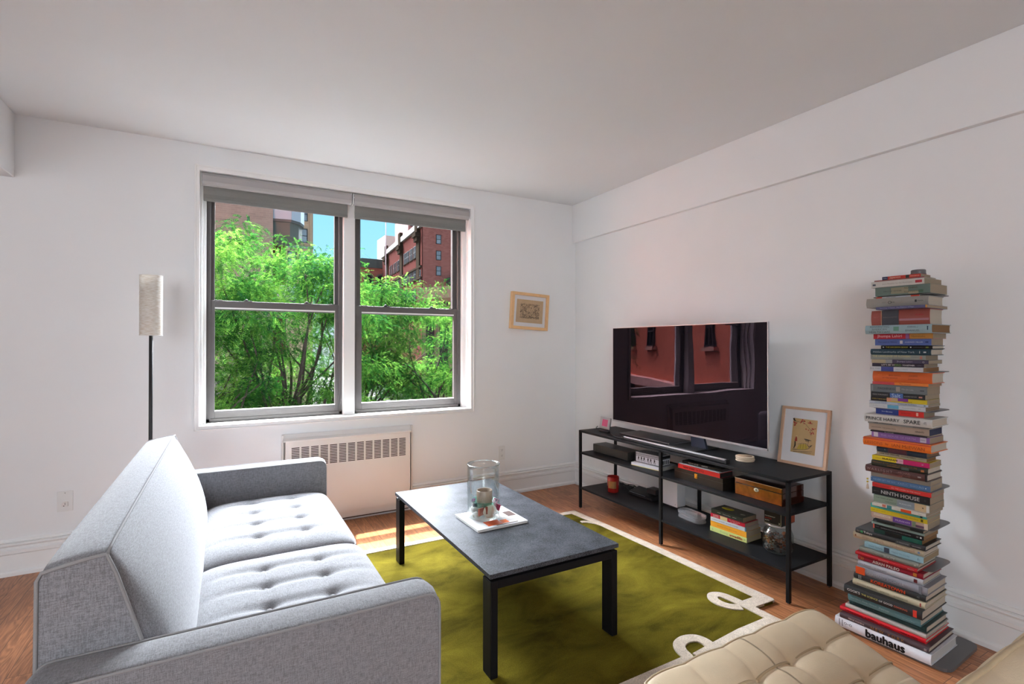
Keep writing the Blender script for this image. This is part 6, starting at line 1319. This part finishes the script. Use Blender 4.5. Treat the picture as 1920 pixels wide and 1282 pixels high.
    (0.0977, 0.0791, -0.0368, 0.2419, 0.019, 0.3247, 1, (200, 18, 30), (186, 176, 160), 'bright red large hardcover with black capital lettering', (('DONNA KARAN', 0.07, 0.29, 0.3, 0.7, (70, 14, 18), 0.03), ('A STREETS', 0.31, 0.48, 0.3, 0.7, (70, 14, 18), 0.03), ('NEW YORK', 0.5, 0.62, 0.3, 0.7, (70, 14, 18), 0.03), ('MADE IN PARIS', 0.73, 0.92, 0.3, 0.7, (70, 14, 18), 0.03)), ()),
    (0.0791, 0.0564, -0.0474, 0.2685, 0.0062, 0.3317, 1, (70, 54, 58), (186, 176, 160), 'dark brown large hardcover with gold letters NEW YORK', (('SERGE RAMELLI', 0.11, 0.3, 0.35, 0.7, (206, 190, 186), 0.02), ('N E W   Y O R K', 0.38, 0.75, 0.15, 0.82, (170, 120, 56), 0.01), ('|||', 0.955, 0.975, 0.25, 0.75, (206, 190, 186), 0)), ()),
    (0.0564, 0.0146, -0.0495, 0.2738, 0.0093, 0.3602, 1, (206, 206, 212), (190, 188, 184), 'thick white hardcover lettered bauhaus at the very bottom of the tower', (('bauhaus', 0.355, 0.755, 0.17, 0.93, (22, 22, 24), 0.045), ('|', 0.05, 0.06, 0.2, 0.9, (60, 60, 66), 0), ('|', 0.085, 0.095, 0.2, 0.9, (60, 60, 66), 0), ('o-o', 0.11, 0.2, 0.45, 0.75, (50, 50, 54), 0)), ()),
]
# ================================================================ the book tower
TC = Vector((2.64, 1.14, 0)); TR = math.radians(3.0)
TU, TV = Vector((math.cos(TR), math.sin(TR), 0)), Vector((-math.sin(TR), math.cos(TR), 0))
m_tower = mat('tower_grey_steel', (112, 110, 112), rough=.4, metal=.3)
t = thing('book_tower', 'grey metal column book stand with small plates holding the tall stack', 'bookcase', TC, TR)
def rrect(x0, x1, y0, y1, r, seg=6): return rounded([(x0, y0), (x1, y0), (x1, y1), (x0, y1)], r, seg)
g = MB(); g.prism(rrect(-.165, .175, -.222, .135, .045), 'z', .0005, .0135); g.build('base_plate', m_tower, t)
g = MB(); g.prism(rrect(.107, .137, -.05, .0, .004), 'z', .0135, 1.627); g.build('column', m_tower, t)
g = MB(); g.lathe([(0, 1.618), (.026, 1.618), (.0275, 1.620), (.0275, 1.636), (.025, 1.639), (0, 1.639)], (.085, -.040, 0), 32); g.box(.085, .13, -.055, -.02, 1.618, 1.626); g.build('column_cap', m_tower, t)
JR = random.Random(2)
for row in TOWER:
    if row[0] == 'P':
        z = row[1]
        g = MB(); g.prism(rrect(-.070, .152, -.137, .086, .035), 'z', z - .0012, z + .0012); g.build('support_plate', m_tower, t); continue
    zt, zb, uc, w, vc, l, hard, cover, pages, label, titles, fields = row
    c = TC + TU * uc + TV * vc
    w = min(w, 2 * (.105 - uc))
    make_book('book', label, (c.x, c.y, zb), TR + math.radians(JR.uniform(-.9, .9)), w, l, zt - zb - .0002, cover, pages, bool(hard), titles, fields, 'books stacked in the tall tower')
# yellow beaded bookmark tassel hanging from the stack
t = thing('bookmark_tassel', 'cream tassel with two yellow beads hanging from the blue book in the tower', 'tassel', TC, TR)
bx, by = -.068, .088
g = MB(); g.tube([(bx + .01, by - .01, .702), (bx - .004, by + .006, .700), (bx - .008, by + .012, .690), (bx - .008, by + .012, .665)], .0008, 5); g.build('cord', m_cord, t)
for z in (.689, .676): g = MB(); g.lathe([(0, -.0045), (.0035, -.003), (.0045, 0), (.0035, .003), (0, .0045)], (bx - .008, by + .012, z), 12); g.build('bead', cm((200, 170, 60), .3), t)
g = MB(); g.lathe([(0, 0), (.0055, 0), (.0048, .012), (.0025, .022), (0, .024)], (bx - .008, by + .012, .6445), 10); g.build('tassel_threads', mat('tassel_thread', (206, 186, 168), rough=.9), t)
# ================================================================ outside: street, buildings, trees
m_asph = mat('street_concrete', (.09, .09, .088), rough=1, spec=0.0, noise=.1, nscale=.5)
f = MB(); f.box(-120, 160, 4.5, 220, -9.3, -9.0); struct('ground', f, m_asph)
m_winf = mat('dark_window_frame', (.03, .03, .035), rough=.5)
m_winp = mat('far_window_pane', (114, 121, 129), rough=.15, noise=.3, nscale=.8)
m_dpane = mat('far_dark_pane', (33, 33, 39), rough=.12)
m_lime = mat('limestone', (47, 40, 34), rough=1, spec=0.0, noise=.1, nscale=3)
m_white_st = mat('pale_cornice', (80, 76, 70), rough=.8, noise=.05, nscale=2)
def far_window(par, c, ex, w, h, pane, sill=None, name='window', depth=.25):
    """one sash window: dark frame with two panes; c centre, ex horizontal direction, outward normal = up x ex"""
    ex = Vector(ex); up = Vector((0, 0, 1)); n = ex.cross(up); L0 = Vector(par.location)
    M = Matrix(((ex.x, n.x, 0, c[0] - L0.x), (ex.y, n.y, 0, c[1] - L0.y), (0, 0, 1, c[2] - L0.z), (0, 0, 0, 1)))
    b = .1 * w
    g = MB()
    for (x0, x1, z0, z1) in ((-w / 2, -w / 2 + b, -h / 2, h / 2), (w / 2 - b, w / 2, -h / 2, h / 2), (-w / 2, w / 2, h / 2 - b, h / 2), (-w / 2, w / 2, -h / 2, -h / 2 + b), (-w / 2, w / 2, -b * .4, b * .4)):
        g.box(x0, x1, -.05, .10, z0, z1, M=M)
    fr_ = g.build(name, m_winf, par)
    g = MB(); g.box(-w / 2 + b * .5, w / 2 - b * .5, -.02, .03, -h / 2 + b * .5, h / 2 - b * .5, M=M); g.build('pane', pane, fr_)
    if sill:
        g = MB(); g.box(-w / 2 - .1, w / 2 + .1, -.02, .22, -h / 2 - .18, -h / 2, M=M); g.build('sill', sill, fr_)
    return fr_
# --- tan brick block on the left with a rounded balcony
b1 = thing('apartment_building', 'tan brick apartment block with blank side wall behind the left trees', 'building', (-6, 50, -9))
g = MB(); g.box(-20, 3.24, 45, 62, -9, 24); g.build('wall', mat_brick('tan_brick', (112, 116, 112), (122, 126, 121), (132, 135, 129), 'xz', .5, .17), b1, world=True)
g = MB(); g.box(-20, 3.3, 44.92, 45.02, 5.2, 5.5); g.build('brick_band', mat('band_brick', (106, 82, 74), rough=.9), b1, world=True)
for (bz_, nm) in ((9.9, 'upper'), (3.4, 'lower')):
    P = [(3.2, 45.2), (4.6, 45.0), (5.35, 45.6), (5.75, 46.6), (5.75, 48.0), (5.2, 49.4), (3.2, 50)]
    g = MB(); g.prism(P, 'z', bz_ + 1.42, bz_ + 1.62); bl_ = g.build('balcony', mat('grey_concrete', (84, 88, 88), rough=1, spec=0.0, noise=.08, nscale=2), b1, world=True)
    g = MB(); g.prism([(a_ if a_ < 3.3 else a_ * .97 + .05, b_ + .15 if b_ < 47 else b_ - .1) for a_, b_ in P], 'z', bz_ + .25, bz_ + 1.42); q = g.build('soffit', mat('soffit_concrete', (80, 86, 82), rough=.85), bl_); q.data.transform(Matrix.Translation(-Vector(b1.location)))
    g = MB()
    for k in range(len(P) - 1):
        a_, b_ = Vector(P[k]), Vector(P[k + 1]); d = (b_ - a_).normalized(); n_ = Vector((-d.y, d.x)) * .03
        g.prism([tuple(a_ - n_), tuple(b_ - n_), tuple(b_ + n_), tuple(a_ + n_)], 'z', bz_ + 1.62, bz_ + 2.75)
    q = g.build('railing_panel', mat('frosted_railing', (146, 160, 172), rough=.8, spec=.05), bl_); q.data.transform(Matrix.Translation(-Vector(b1.location)))
g = MB(); g.box(3.24, 4.7, 50.2, 60, -9, 24); g.build('recessed_wall', mat_brick('maroon_brick', (85, 47, 41), (95, 57, 50), (91, 76, 69), 'xz', .5, .17), b1, world=True)
far_window(b1, (4.0, 50.15, 8.6), (1, 0, 0), 1.0, 1.7, m_dpane)
far_window(b1, (-.6, 44.95, -2.2), (1, 0, 0), 1.1, 1.7, m_winp)
far_window(b1, (1.6, 44.95, -2.2), (1, 0, 0), 1.1, 1.7, m_dpane)
# --- cream tower with arched top windows
b2 = thing('cream_tower', 'cream masonry tower with sash windows right of the rounded balcony', 'building', (8, 95, -9))
m_creamb = mat('cream_masonry', (156, 133, 114), rough=1, spec=0.0, noise=.06, nscale=.6)
g = MB(); g.box(3, 12.53, 90, 104, -9, 25.6); g.build('wall', m_creamb, b2, world=True)
g = MB(); g.box(2.8, 12.75, 89.7, 104, 25.2, 26.4); g.box(2.9, 12.6, 89.8, 90, 17.2, 17.6); g.build('cornice', mat('green_cornice', (104, 121, 110), rough=.7), b2, world=True)
for x in (7.0, 9.3, 11.0):
    for z, h_ in ((22.9, 2.4), (19.3, 2.4), (15.4, 2.4), (11.5, 2.4)):
        far_window(b2, (x, 89.98, z), (1, 0, 0), 1.35, h_, m_winp, m_creamb)
    g = MB(); g.prism([(x + .68 * math.cos(a_), 24.1 + .6 * math.sin(a_)) for a_ in [PI * k / 12 for k in range(13)]], 'y', 89.85, 90.0); g.build('window_arch', m_winf, b2, world=True)
for x in (8.15, 10.2, 12.2):
    g = MB(); g.box(x - .12, x + .12, 89.75, 90, 17.6, 25.2); g.build('pilaster', m_creamb, b2, world=True)
# --- big red brick building on the right
b3 = thing('brick_building', 'tall dark red brick building with cornice seen through the right window', 'building', (38, 100, -9))
c0 = Vector((31.43, 90.0)); dr = Vector((math.sin(math.radians(4.5)), math.cos(math.radians(4.5))))
c1 = c0 + dr * 38.5
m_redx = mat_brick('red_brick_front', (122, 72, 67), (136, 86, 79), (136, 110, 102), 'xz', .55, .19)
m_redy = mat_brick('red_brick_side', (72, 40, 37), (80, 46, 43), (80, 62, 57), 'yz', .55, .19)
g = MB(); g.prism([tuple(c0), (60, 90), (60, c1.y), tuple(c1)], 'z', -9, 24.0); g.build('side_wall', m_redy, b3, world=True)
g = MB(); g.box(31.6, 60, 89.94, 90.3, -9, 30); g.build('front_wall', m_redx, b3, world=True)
def along(s_, off=0.0): p = c0 + dr * s_ + Vector((-dr.y, dr.x)) * off; return p
def side_box(g, s0, s1, z0, z1, off): g.prism([tuple(along(s0, 0)), tuple(along(s1, 0)), tuple(along(s1, off)), tuple(along(s0, off))], 'z', z0, z1)
g = MB(); side_box(g, 0, 38.5, 23.1, 24.15, .5); g.build('parapet', m_white_st, b3, world=True)
g = MB(); side_box(g, 0, 38.5, 15.7, 16.05, .3); side_box(g, 0, 12, 13.6, 13.95, .3); g.build('stone_course', m_lime, b3, world=True)
for s0 in (1.3, 15.6, 31.0):
    g = MB(); side_box(g, s0, s0 + 2.2, 13.9 if s0 < 10 else 9, 23.1, .22); g.build('stone_pier', m_lime, b3, world=True)
    g = MB(); side_box(g, s0 - .3, s0 + 2.5, 21.6, 22.3, 1.0); side_box(g, s0 - .1, s0 + 2.3, 20.8, 21.6, .7); side_box(g, s0 + .2, s0 + 2.0, 22.3, 25.2, .6); g.build('bracket_urn', m_lime, b3, world=True)
ed = (dr.x, dr.y, 0)
exn = (-dr.x, -dr.y, 0)
for s0 in (4.6, 5.7, 7.3, 8.6, 10.3, 11.5, 12.9, 14.0, 19.2, 20.7, 22.6, 24.4, 26.6, 28.6):
    for z in (19.2, 14.9, 11.0, 7.2):
        if z < 10 and s0 > 15: continue
        p = along(s0, .03); far_window(b3, (p.x, p.y, z - (.5 if z == 19.2 and s0 > 15 else 0)), exn, .72, 2.3, m_dpane, m_lime if z > 10 else None)
for z in (21.1, 18.09, 15.18): far_window(b3, (34.68, 89.92, z), (1, 0, 0), 1.0, 1.75, m_winp)
for z in (15.1, 11.2): p = along(1.1, .03); far_window(b3, (p.x, p.y, z - .9), exn, .9, 2.2, m_winp)
g = MB(); g.box(36.2, 40, 88.2, 89.94, 12.6, 13.9); g.build('rooftop_housing', mat('dark_housing', (53, 47, 48), rough=.8), b3, world=True)
# --- set-back upper tower, white block, far house with arch, stone hall
b4 = b3
g = MB(); g.box(34.6, 40, 108, 118, 24, 34); g.build('setback_storey', mat('pink_stone', (148, 121, 118), rough=1, spec=0.0, noise=.08, nscale=1), b4, world=True)
for x in (35.4, 36.9): far_window(b4, (x, 107.95, 28.6), (1, 0, 0), .8, 2.6, m_dpane)
b5 = thing('white_block', 'plain white rooftop block behind the red brick building', 'building', (33, 136, -9))
g = MB(); g.box(36.6, 46, 134, 142, -9, 30.4); g.build('wall', mat('white_render', (176, 171, 164), rough=.8), b5, world=True)
b6 = thing('corner_house', 'small red brick house with dark cornice and arched window far away', 'building', (32, 132, -9))
g = MB(); g.box(28.4, 37.5, 131, 133.6, -9, 21.2); g.build('wall', m_redx, b6, world=True)
g = MB(); g.prism([(27.2, 22.2), (28.4, 21.0), (37.5, 21.0), (37.5, 23.2), (29.6, 23.2)], 'y', 130.0, 133.6); g.build('cornice', mat('dark_green_cornice', (56, 63, 63), rough=.7), b6, world=True)
for x in (31.6, 34.6):
    g = MB(); g.prism([(x - 1.2, 15)] + [(x - 1.2 * math.cos(a_), 18.4 + 1.2 * math.sin(a_)) for a_ in [PI * k / 12 for k in range(13)]] + [(x + 1.2, 15)], 'y', 130.8, 131.05); ar = g.build('arched_window', m_white_st, b6, world=True)
    g = MB(); g.prism([(x - .8, 15)] + [(x - .8 * math.cos(a_), 18.4 + .8 * math.sin(a_)) for a_ in [PI * k / 12 for k in range(13)]] + [(x + .8, 15)], 'y', 130.7, 130.85); q = g.build('pane', m_dpane, ar); q.data.transform(Matrix.Translation(-Vector(b6.location)))
b7 = thing('stone_hall', 'carved tan stone hall with heavy cornice low in the right window', 'building', (27, 66, -9))
m_hall = mat('hall_stone', (101, 91, 80), rough=1, spec=0.0, noise=.15, nscale=2)
A_, B_ = Vector((21.0, 60.0)), Vector((30.0, 47.0)); d_ = (B_ - A_).normalized(); n_ = Vector((d_.y, -d_.x))
if n_.x > 0: n_ = -n_
def hall(g, a, b, z0, z1, off, dep=5): p0, p1 = A_ + d_ * a, A_ + d_ * b; g.prism([tuple(p0 + n_ * off), tuple(p1 + n_ * off), tuple(p1 - n_ * dep), tuple(p0 - n_ * dep)], 'z', z0, z1)
g = MB(); hall(g, 0, 15, -9, 6.9, 0); g.build('wall', m_hall, b7, world=True)
g = MB(); hall(g, -.4, 15, 6.9, 8.3, .5); hall(g, -.2, 15, 6.5, 6.9, .3); g.build('cornice', mat('pale_hall_stone', (126, 110, 97), rough=1, spec=0.0, noise=.1, nscale=2), b7, world=True)
g = MB()
for k in range(38): hall(g, k * .4, k * .4 + .2, 6.1, 6.5, .35, 0)
g.build('dentil_course', m_hall, b7, world=True)
for k in range(7):
    c_ = A_ + d_ * (1.2 + 2.0 * k)
    g = MB(); hall(g, .6 + 2.0 * k, 1.8 + 2.0 * k, -3, 5.2, .06, 0); g.build('arched_bay', m_dpane, b7, world=True)
fp = MB(); fp.tube([(27.5, 100, -9), (27.5, 100, 40)], .09, 8); tag(fp.build('flagpole', mat('pale_pink_pole', (168, 144, 152), rough=.5)), 'thin pale pink flagpole standing against the blue sky', 'flagpole')
# --- sunlit pinkish brick block to the left, seen mirrored in the television
b8 = thing('corner_building', 'large salmon brick block at the left mirrored in the television', 'building', (-16, 20, -9), math.radians(116))
m_salm = mat_brick('salmon_brick', (216, 122, 98), (228, 138, 112), (222, 150, 128), 'xz', .3, .1)
g = MB(); g.box(-13, 30, 0, 12, 0, 40); g.build('wall', m_salm, b8)
# local x runs along the facade; local -y looks to the street
R_ = random.Random(8)
def win_local(par, x, z, w, h):
    g = MB()
    for (x0, x1, z0, z1) in ((-w / 2, -w / 2 + .08, 0, h), (w / 2 - .08, w / 2, 0, h), (-w / 2, w / 2, h - .08, h), (-w / 2, w / 2, 0, .08), (-w / 2, w / 2, h / 2 - .05, h / 2 + .05), (-.03, .03, 0, h)): g.box(x + x0, x + x1, -.12, .0, z + z0, z + z1)
    o = g.build('window', m_winf, par); g = MB(); g.box(x - w / 2 + .05, x + w / 2 - .05, -.04, .02, z + .05, z + h - .05); g.build('pane', m_dpane, o)
    g = MB(); g.box(x - w / 2 - .15, x + w / 2 + .15, -.2, .0, z - .2, z); g.build('sill', mat('sill_stone', (214, 170, 150), rough=.8), o)
for z in (6.2, 10.2, 14.2, 18.2, 22.2):
    for x in (-11, -8, -4.6, -1.6, 3.4, 7.2, 12.0, 16.5, 21): win_local(b8, x, z, 1.5 if x not in (-4.6, 7.2) else .8, 1.9)
g = MB(); g.box(-13.1, 30.1, -.5, 0, 7.8, 8.3); g.build('stone_band', mat('band_stone', (236, 196, 186), rough=.8), b8)

# --- honey-locust trees
def mat_leaf(name, c1, c2, c3):
    m = bpy.data.materials.new(name); m.use_nodes = True
    nt = m.node_tree; nt.nodes.clear(); N = nt.nodes.new; L = nt.links.new
    out = N('ShaderNodeOutputMaterial'); mx = N('ShaderNodeMixShader'); mx.inputs[0].default_value = .48
    d = N('ShaderNodeBsdfDiffuse'); tr = N('ShaderNodeBsdfTranslucent')
    tc = N('ShaderNodeTexCoord'); n = N('ShaderNodeTexNoise'); n.inputs['Scale'].default_value = 1.6; n.inputs['Detail'].default_value = 3; L(tc.outputs['Object'], n.inputs['Vector'])
    n2 = N('ShaderNodeTexNoise'); n2.inputs['Scale'].default_value = 14; L(tc.outputs['Object'], n2.inputs['Vector'])
    a = N('ShaderNodeMath'); a.operation = 'MULTIPLY_ADD'; a.inputs[1].default_value = .6; L(n2.outputs['Fac'], a.inputs[0]); L(n.outputs['Fac'], a.inputs[2])
    r = N('ShaderNodeValToRGB'); r.color_ramp.elements[0].position = .62; r.color_ramp.elements[0].color = srgb(c1); r.color_ramp.elements[1].position = .98; r.color_ramp.elements[1].color = srgb(c3)
    e_ = r.color_ramp.elements.new(.8); e_.color = srgb(c2); L(a.outputs[0], r.inputs[0])
    L(r.outputs[0], d.inputs[0]); L(r.outputs[0], tr.inputs[0]); L(d.outputs[0], mx.inputs[1]); L(tr.outputs[0], mx.inputs[2]); L(mx.outputs[0], out.inputs[0])
    return m
m_leaf = mat_leaf('locust_leaf', (18, 48, 26), (44, 92, 32), (106, 148, 60))
m_bark = mat('locust_bark', (52, 42, 36), rough=.95, noise=.3, nscale=6)
def tree(label, base, top_fn, xr, yr, zlow, n_clusters, sprays, seed, trunk_top):
    """crown fills xr x yr between zlow and top_fn(x); sprays of small leaflets hung on a branch net"""
    R_ = np.random.default_rng(seed)
    t = thing('street_tree', label, 'tree', base, 0, 'street trees below the window')
    B0 = np.array(base)
    C_ = []
    while len(C_) < n_clusters:
        x, y = R_.uniform(*xr), R_.uniform(*yr)
        zt = top_fn(x) - .25 * ((y - (yr[0] + yr[1]) / 2) / ((yr[1] - yr[0]) / 2)) ** 2
        z = zt - .3 - (zt - zlow) * R_.random() ** 1.15
        C_.append((x, y, z))
    C_ = np.array(C_); rad = R_.uniform(.22, .48, n_clusters)
    per = sprays // n_clusters; ci = np.repeat(np.arange(n_clusters), per); n = len(ci)
    dirs = R_.normal(size=(n, 3)); dirs /= np.linalg.norm(dirs, axis=1)[:, None]
    rr = R_.random(n) ** .45
    pos = C_[ci] + dirs * (rad[ci] * rr)[:, None] * np.array([1.25, 1.25, .6])
    # each spray: a drooping rachis with paired leaflets
    ax = dirs * np.array([1, 1, .3]) + R_.normal(size=(n, 3)) * .45; ax[:, 2] -= .25; ax /= np.linalg.norm(ax, axis=1)[:, None]
    up = np.tile([0, 0, 1.0], (n, 1)) + R_.normal(size=(n, 3)) * .35
    side = np.cross(ax, up); side /= np.linalg.norm(side, axis=1)[:, None]; nrm = np.cross(side, ax)
    K = 9; V = []
    Ls = R_.uniform(.11, .20, n)
    for k in range(K):
        u = (k + .6) / K
        cen = pos + ax * (Ls * u)[:, None] + np.array([0, 0, -1.0]) * (Ls * .35 * u * u)[:, None]
        for s_ in (-1, 1):
            ll = (.027 * (1 - .35 * u)) * R_.uniform(.8, 1.3, n); ww = .0085 * np.ones(n)
            tip = side * s_ + ax * .35 - nrm * R_.uniform(-.3, .5, n)[:, None]; tip /= np.linalg.norm(tip, axis=1)[:, None]
            wv = np.cross(tip, nrm); wv /= np.linalg.norm(wv, axis=1)[:, None]
            a = cen; b = cen + tip * ll[:, None]; m_ = cen + tip * (ll * .5)[:, None]
            V.append(np.stack([a, m_ + wv * ww[:, None], b, m_ - wv * ww[:, None]], 1))
    V = np.concatenate(V, 0) - B0; nq = len(V); V = V.reshape(-1, 3).astype(np.float32)
    me = bpy.data.meshes.new('foliage'); me.vertices.add(len(V)); me.vertices.foreach_set('co', V.ravel())
    me.loops.add(nq * 4); me.loops.foreach_set('vertex_index', np.arange(nq * 4, dtype=np.int32))
    me.polygons.add(nq); me.polygons.foreach_set('loop_start', np.arange(0, nq * 4, 4, dtype=np.int32)); me.polygons.foreach_set('loop_total', np.full(nq, 4, dtype=np.int32))
    me.update(); me.validate(); me.materials.append(m_leaf)
    o = bpy.data.objects.new('foliage', me); COL.objects.link(o); o.parent = t
    g = MB(); T0 = Vector(base); T1 = Vector(trunk_top)
    g.tube([T0 - T0, Vector((.15, .05, 3.5)), Vector((T1 - T0)) * .8 + Vector((.1, 0, 0)), T1 - T0], .16, 10, rs=[.20, .16, .11, .09])
    for k in range(min(n_clusters, 34)):
        c = Vector(C_[k]) - T0; st = (T1 - T0) * R_.uniform(.72, 1.0)
        mid = st.lerp(c, .5) + Vector((0, 0, -.25 * abs(c.x - st.x))) * .5 + Vector(R_.normal(size=3) * .26)
        P = smooth_path([st, st.lerp(mid, .5) + Vector(R_.normal(size=3) * .05), mid, mid.lerp(c, .6) + Vector(R_.normal(size=3) * .06), c], 3)
        g.tube(P, .03, 5, rs=[.034 * (1 - i / len(P)) + .007 for i in range(len(P))])
    g.build('trunk', m_bark, t)
    return t
tree('tall locust tree with bright tip nearest the left window edge', (-1.6, 10.2, -9), lambda x: 3.72 - .35 * abs(x + .1) - (.55 if x > .38 else 0), (-2.6, .62), (8.6, 11.2), -1.4, 170, 17000, 1, (-1.0, 10.0, 0.4))
tree('broad locust tree with dark branching stems in the left window', (1.1, 11.5, -9), lambda x: 3.62 - .42 * abs(x - 1.15) ** 1.4, (-.2, 2.5), (9.6, 12.2), -1.4, 190, 19000, 2, (1.0, 11.0, -.2))
tree('airy locust tree filling the gap behind the window mullion', (2.9, 13.5, -9), lambda x: 3.25 - .16 * abs(x - 2.6), (1.7, 4.1), (12.0, 14.2), -1.4, 170, 14500, 3, (2.8, 13.0, .2))
tree('wide locust tree with pale tips in the right window', (4.8, 13.0, -9), lambda x: 3.12 - .5 * max(0, x - 3.9) ** .8 + .1 * math.sin(x * 5), (3.2, 6.8), (10.8, 13.4), -1.6, 210, 19000, 4, (4.6, 12.3, -.3))
tree('low leafy locust tree farther back along the street', (2.4, 19.0, -9), lambda x: 2.9 - .08 * abs(x - 2), (-3.5, 9.5), (16.5, 19.5), -3.2, 150, 9000, 5, (2.4, 18.2, -1.2))
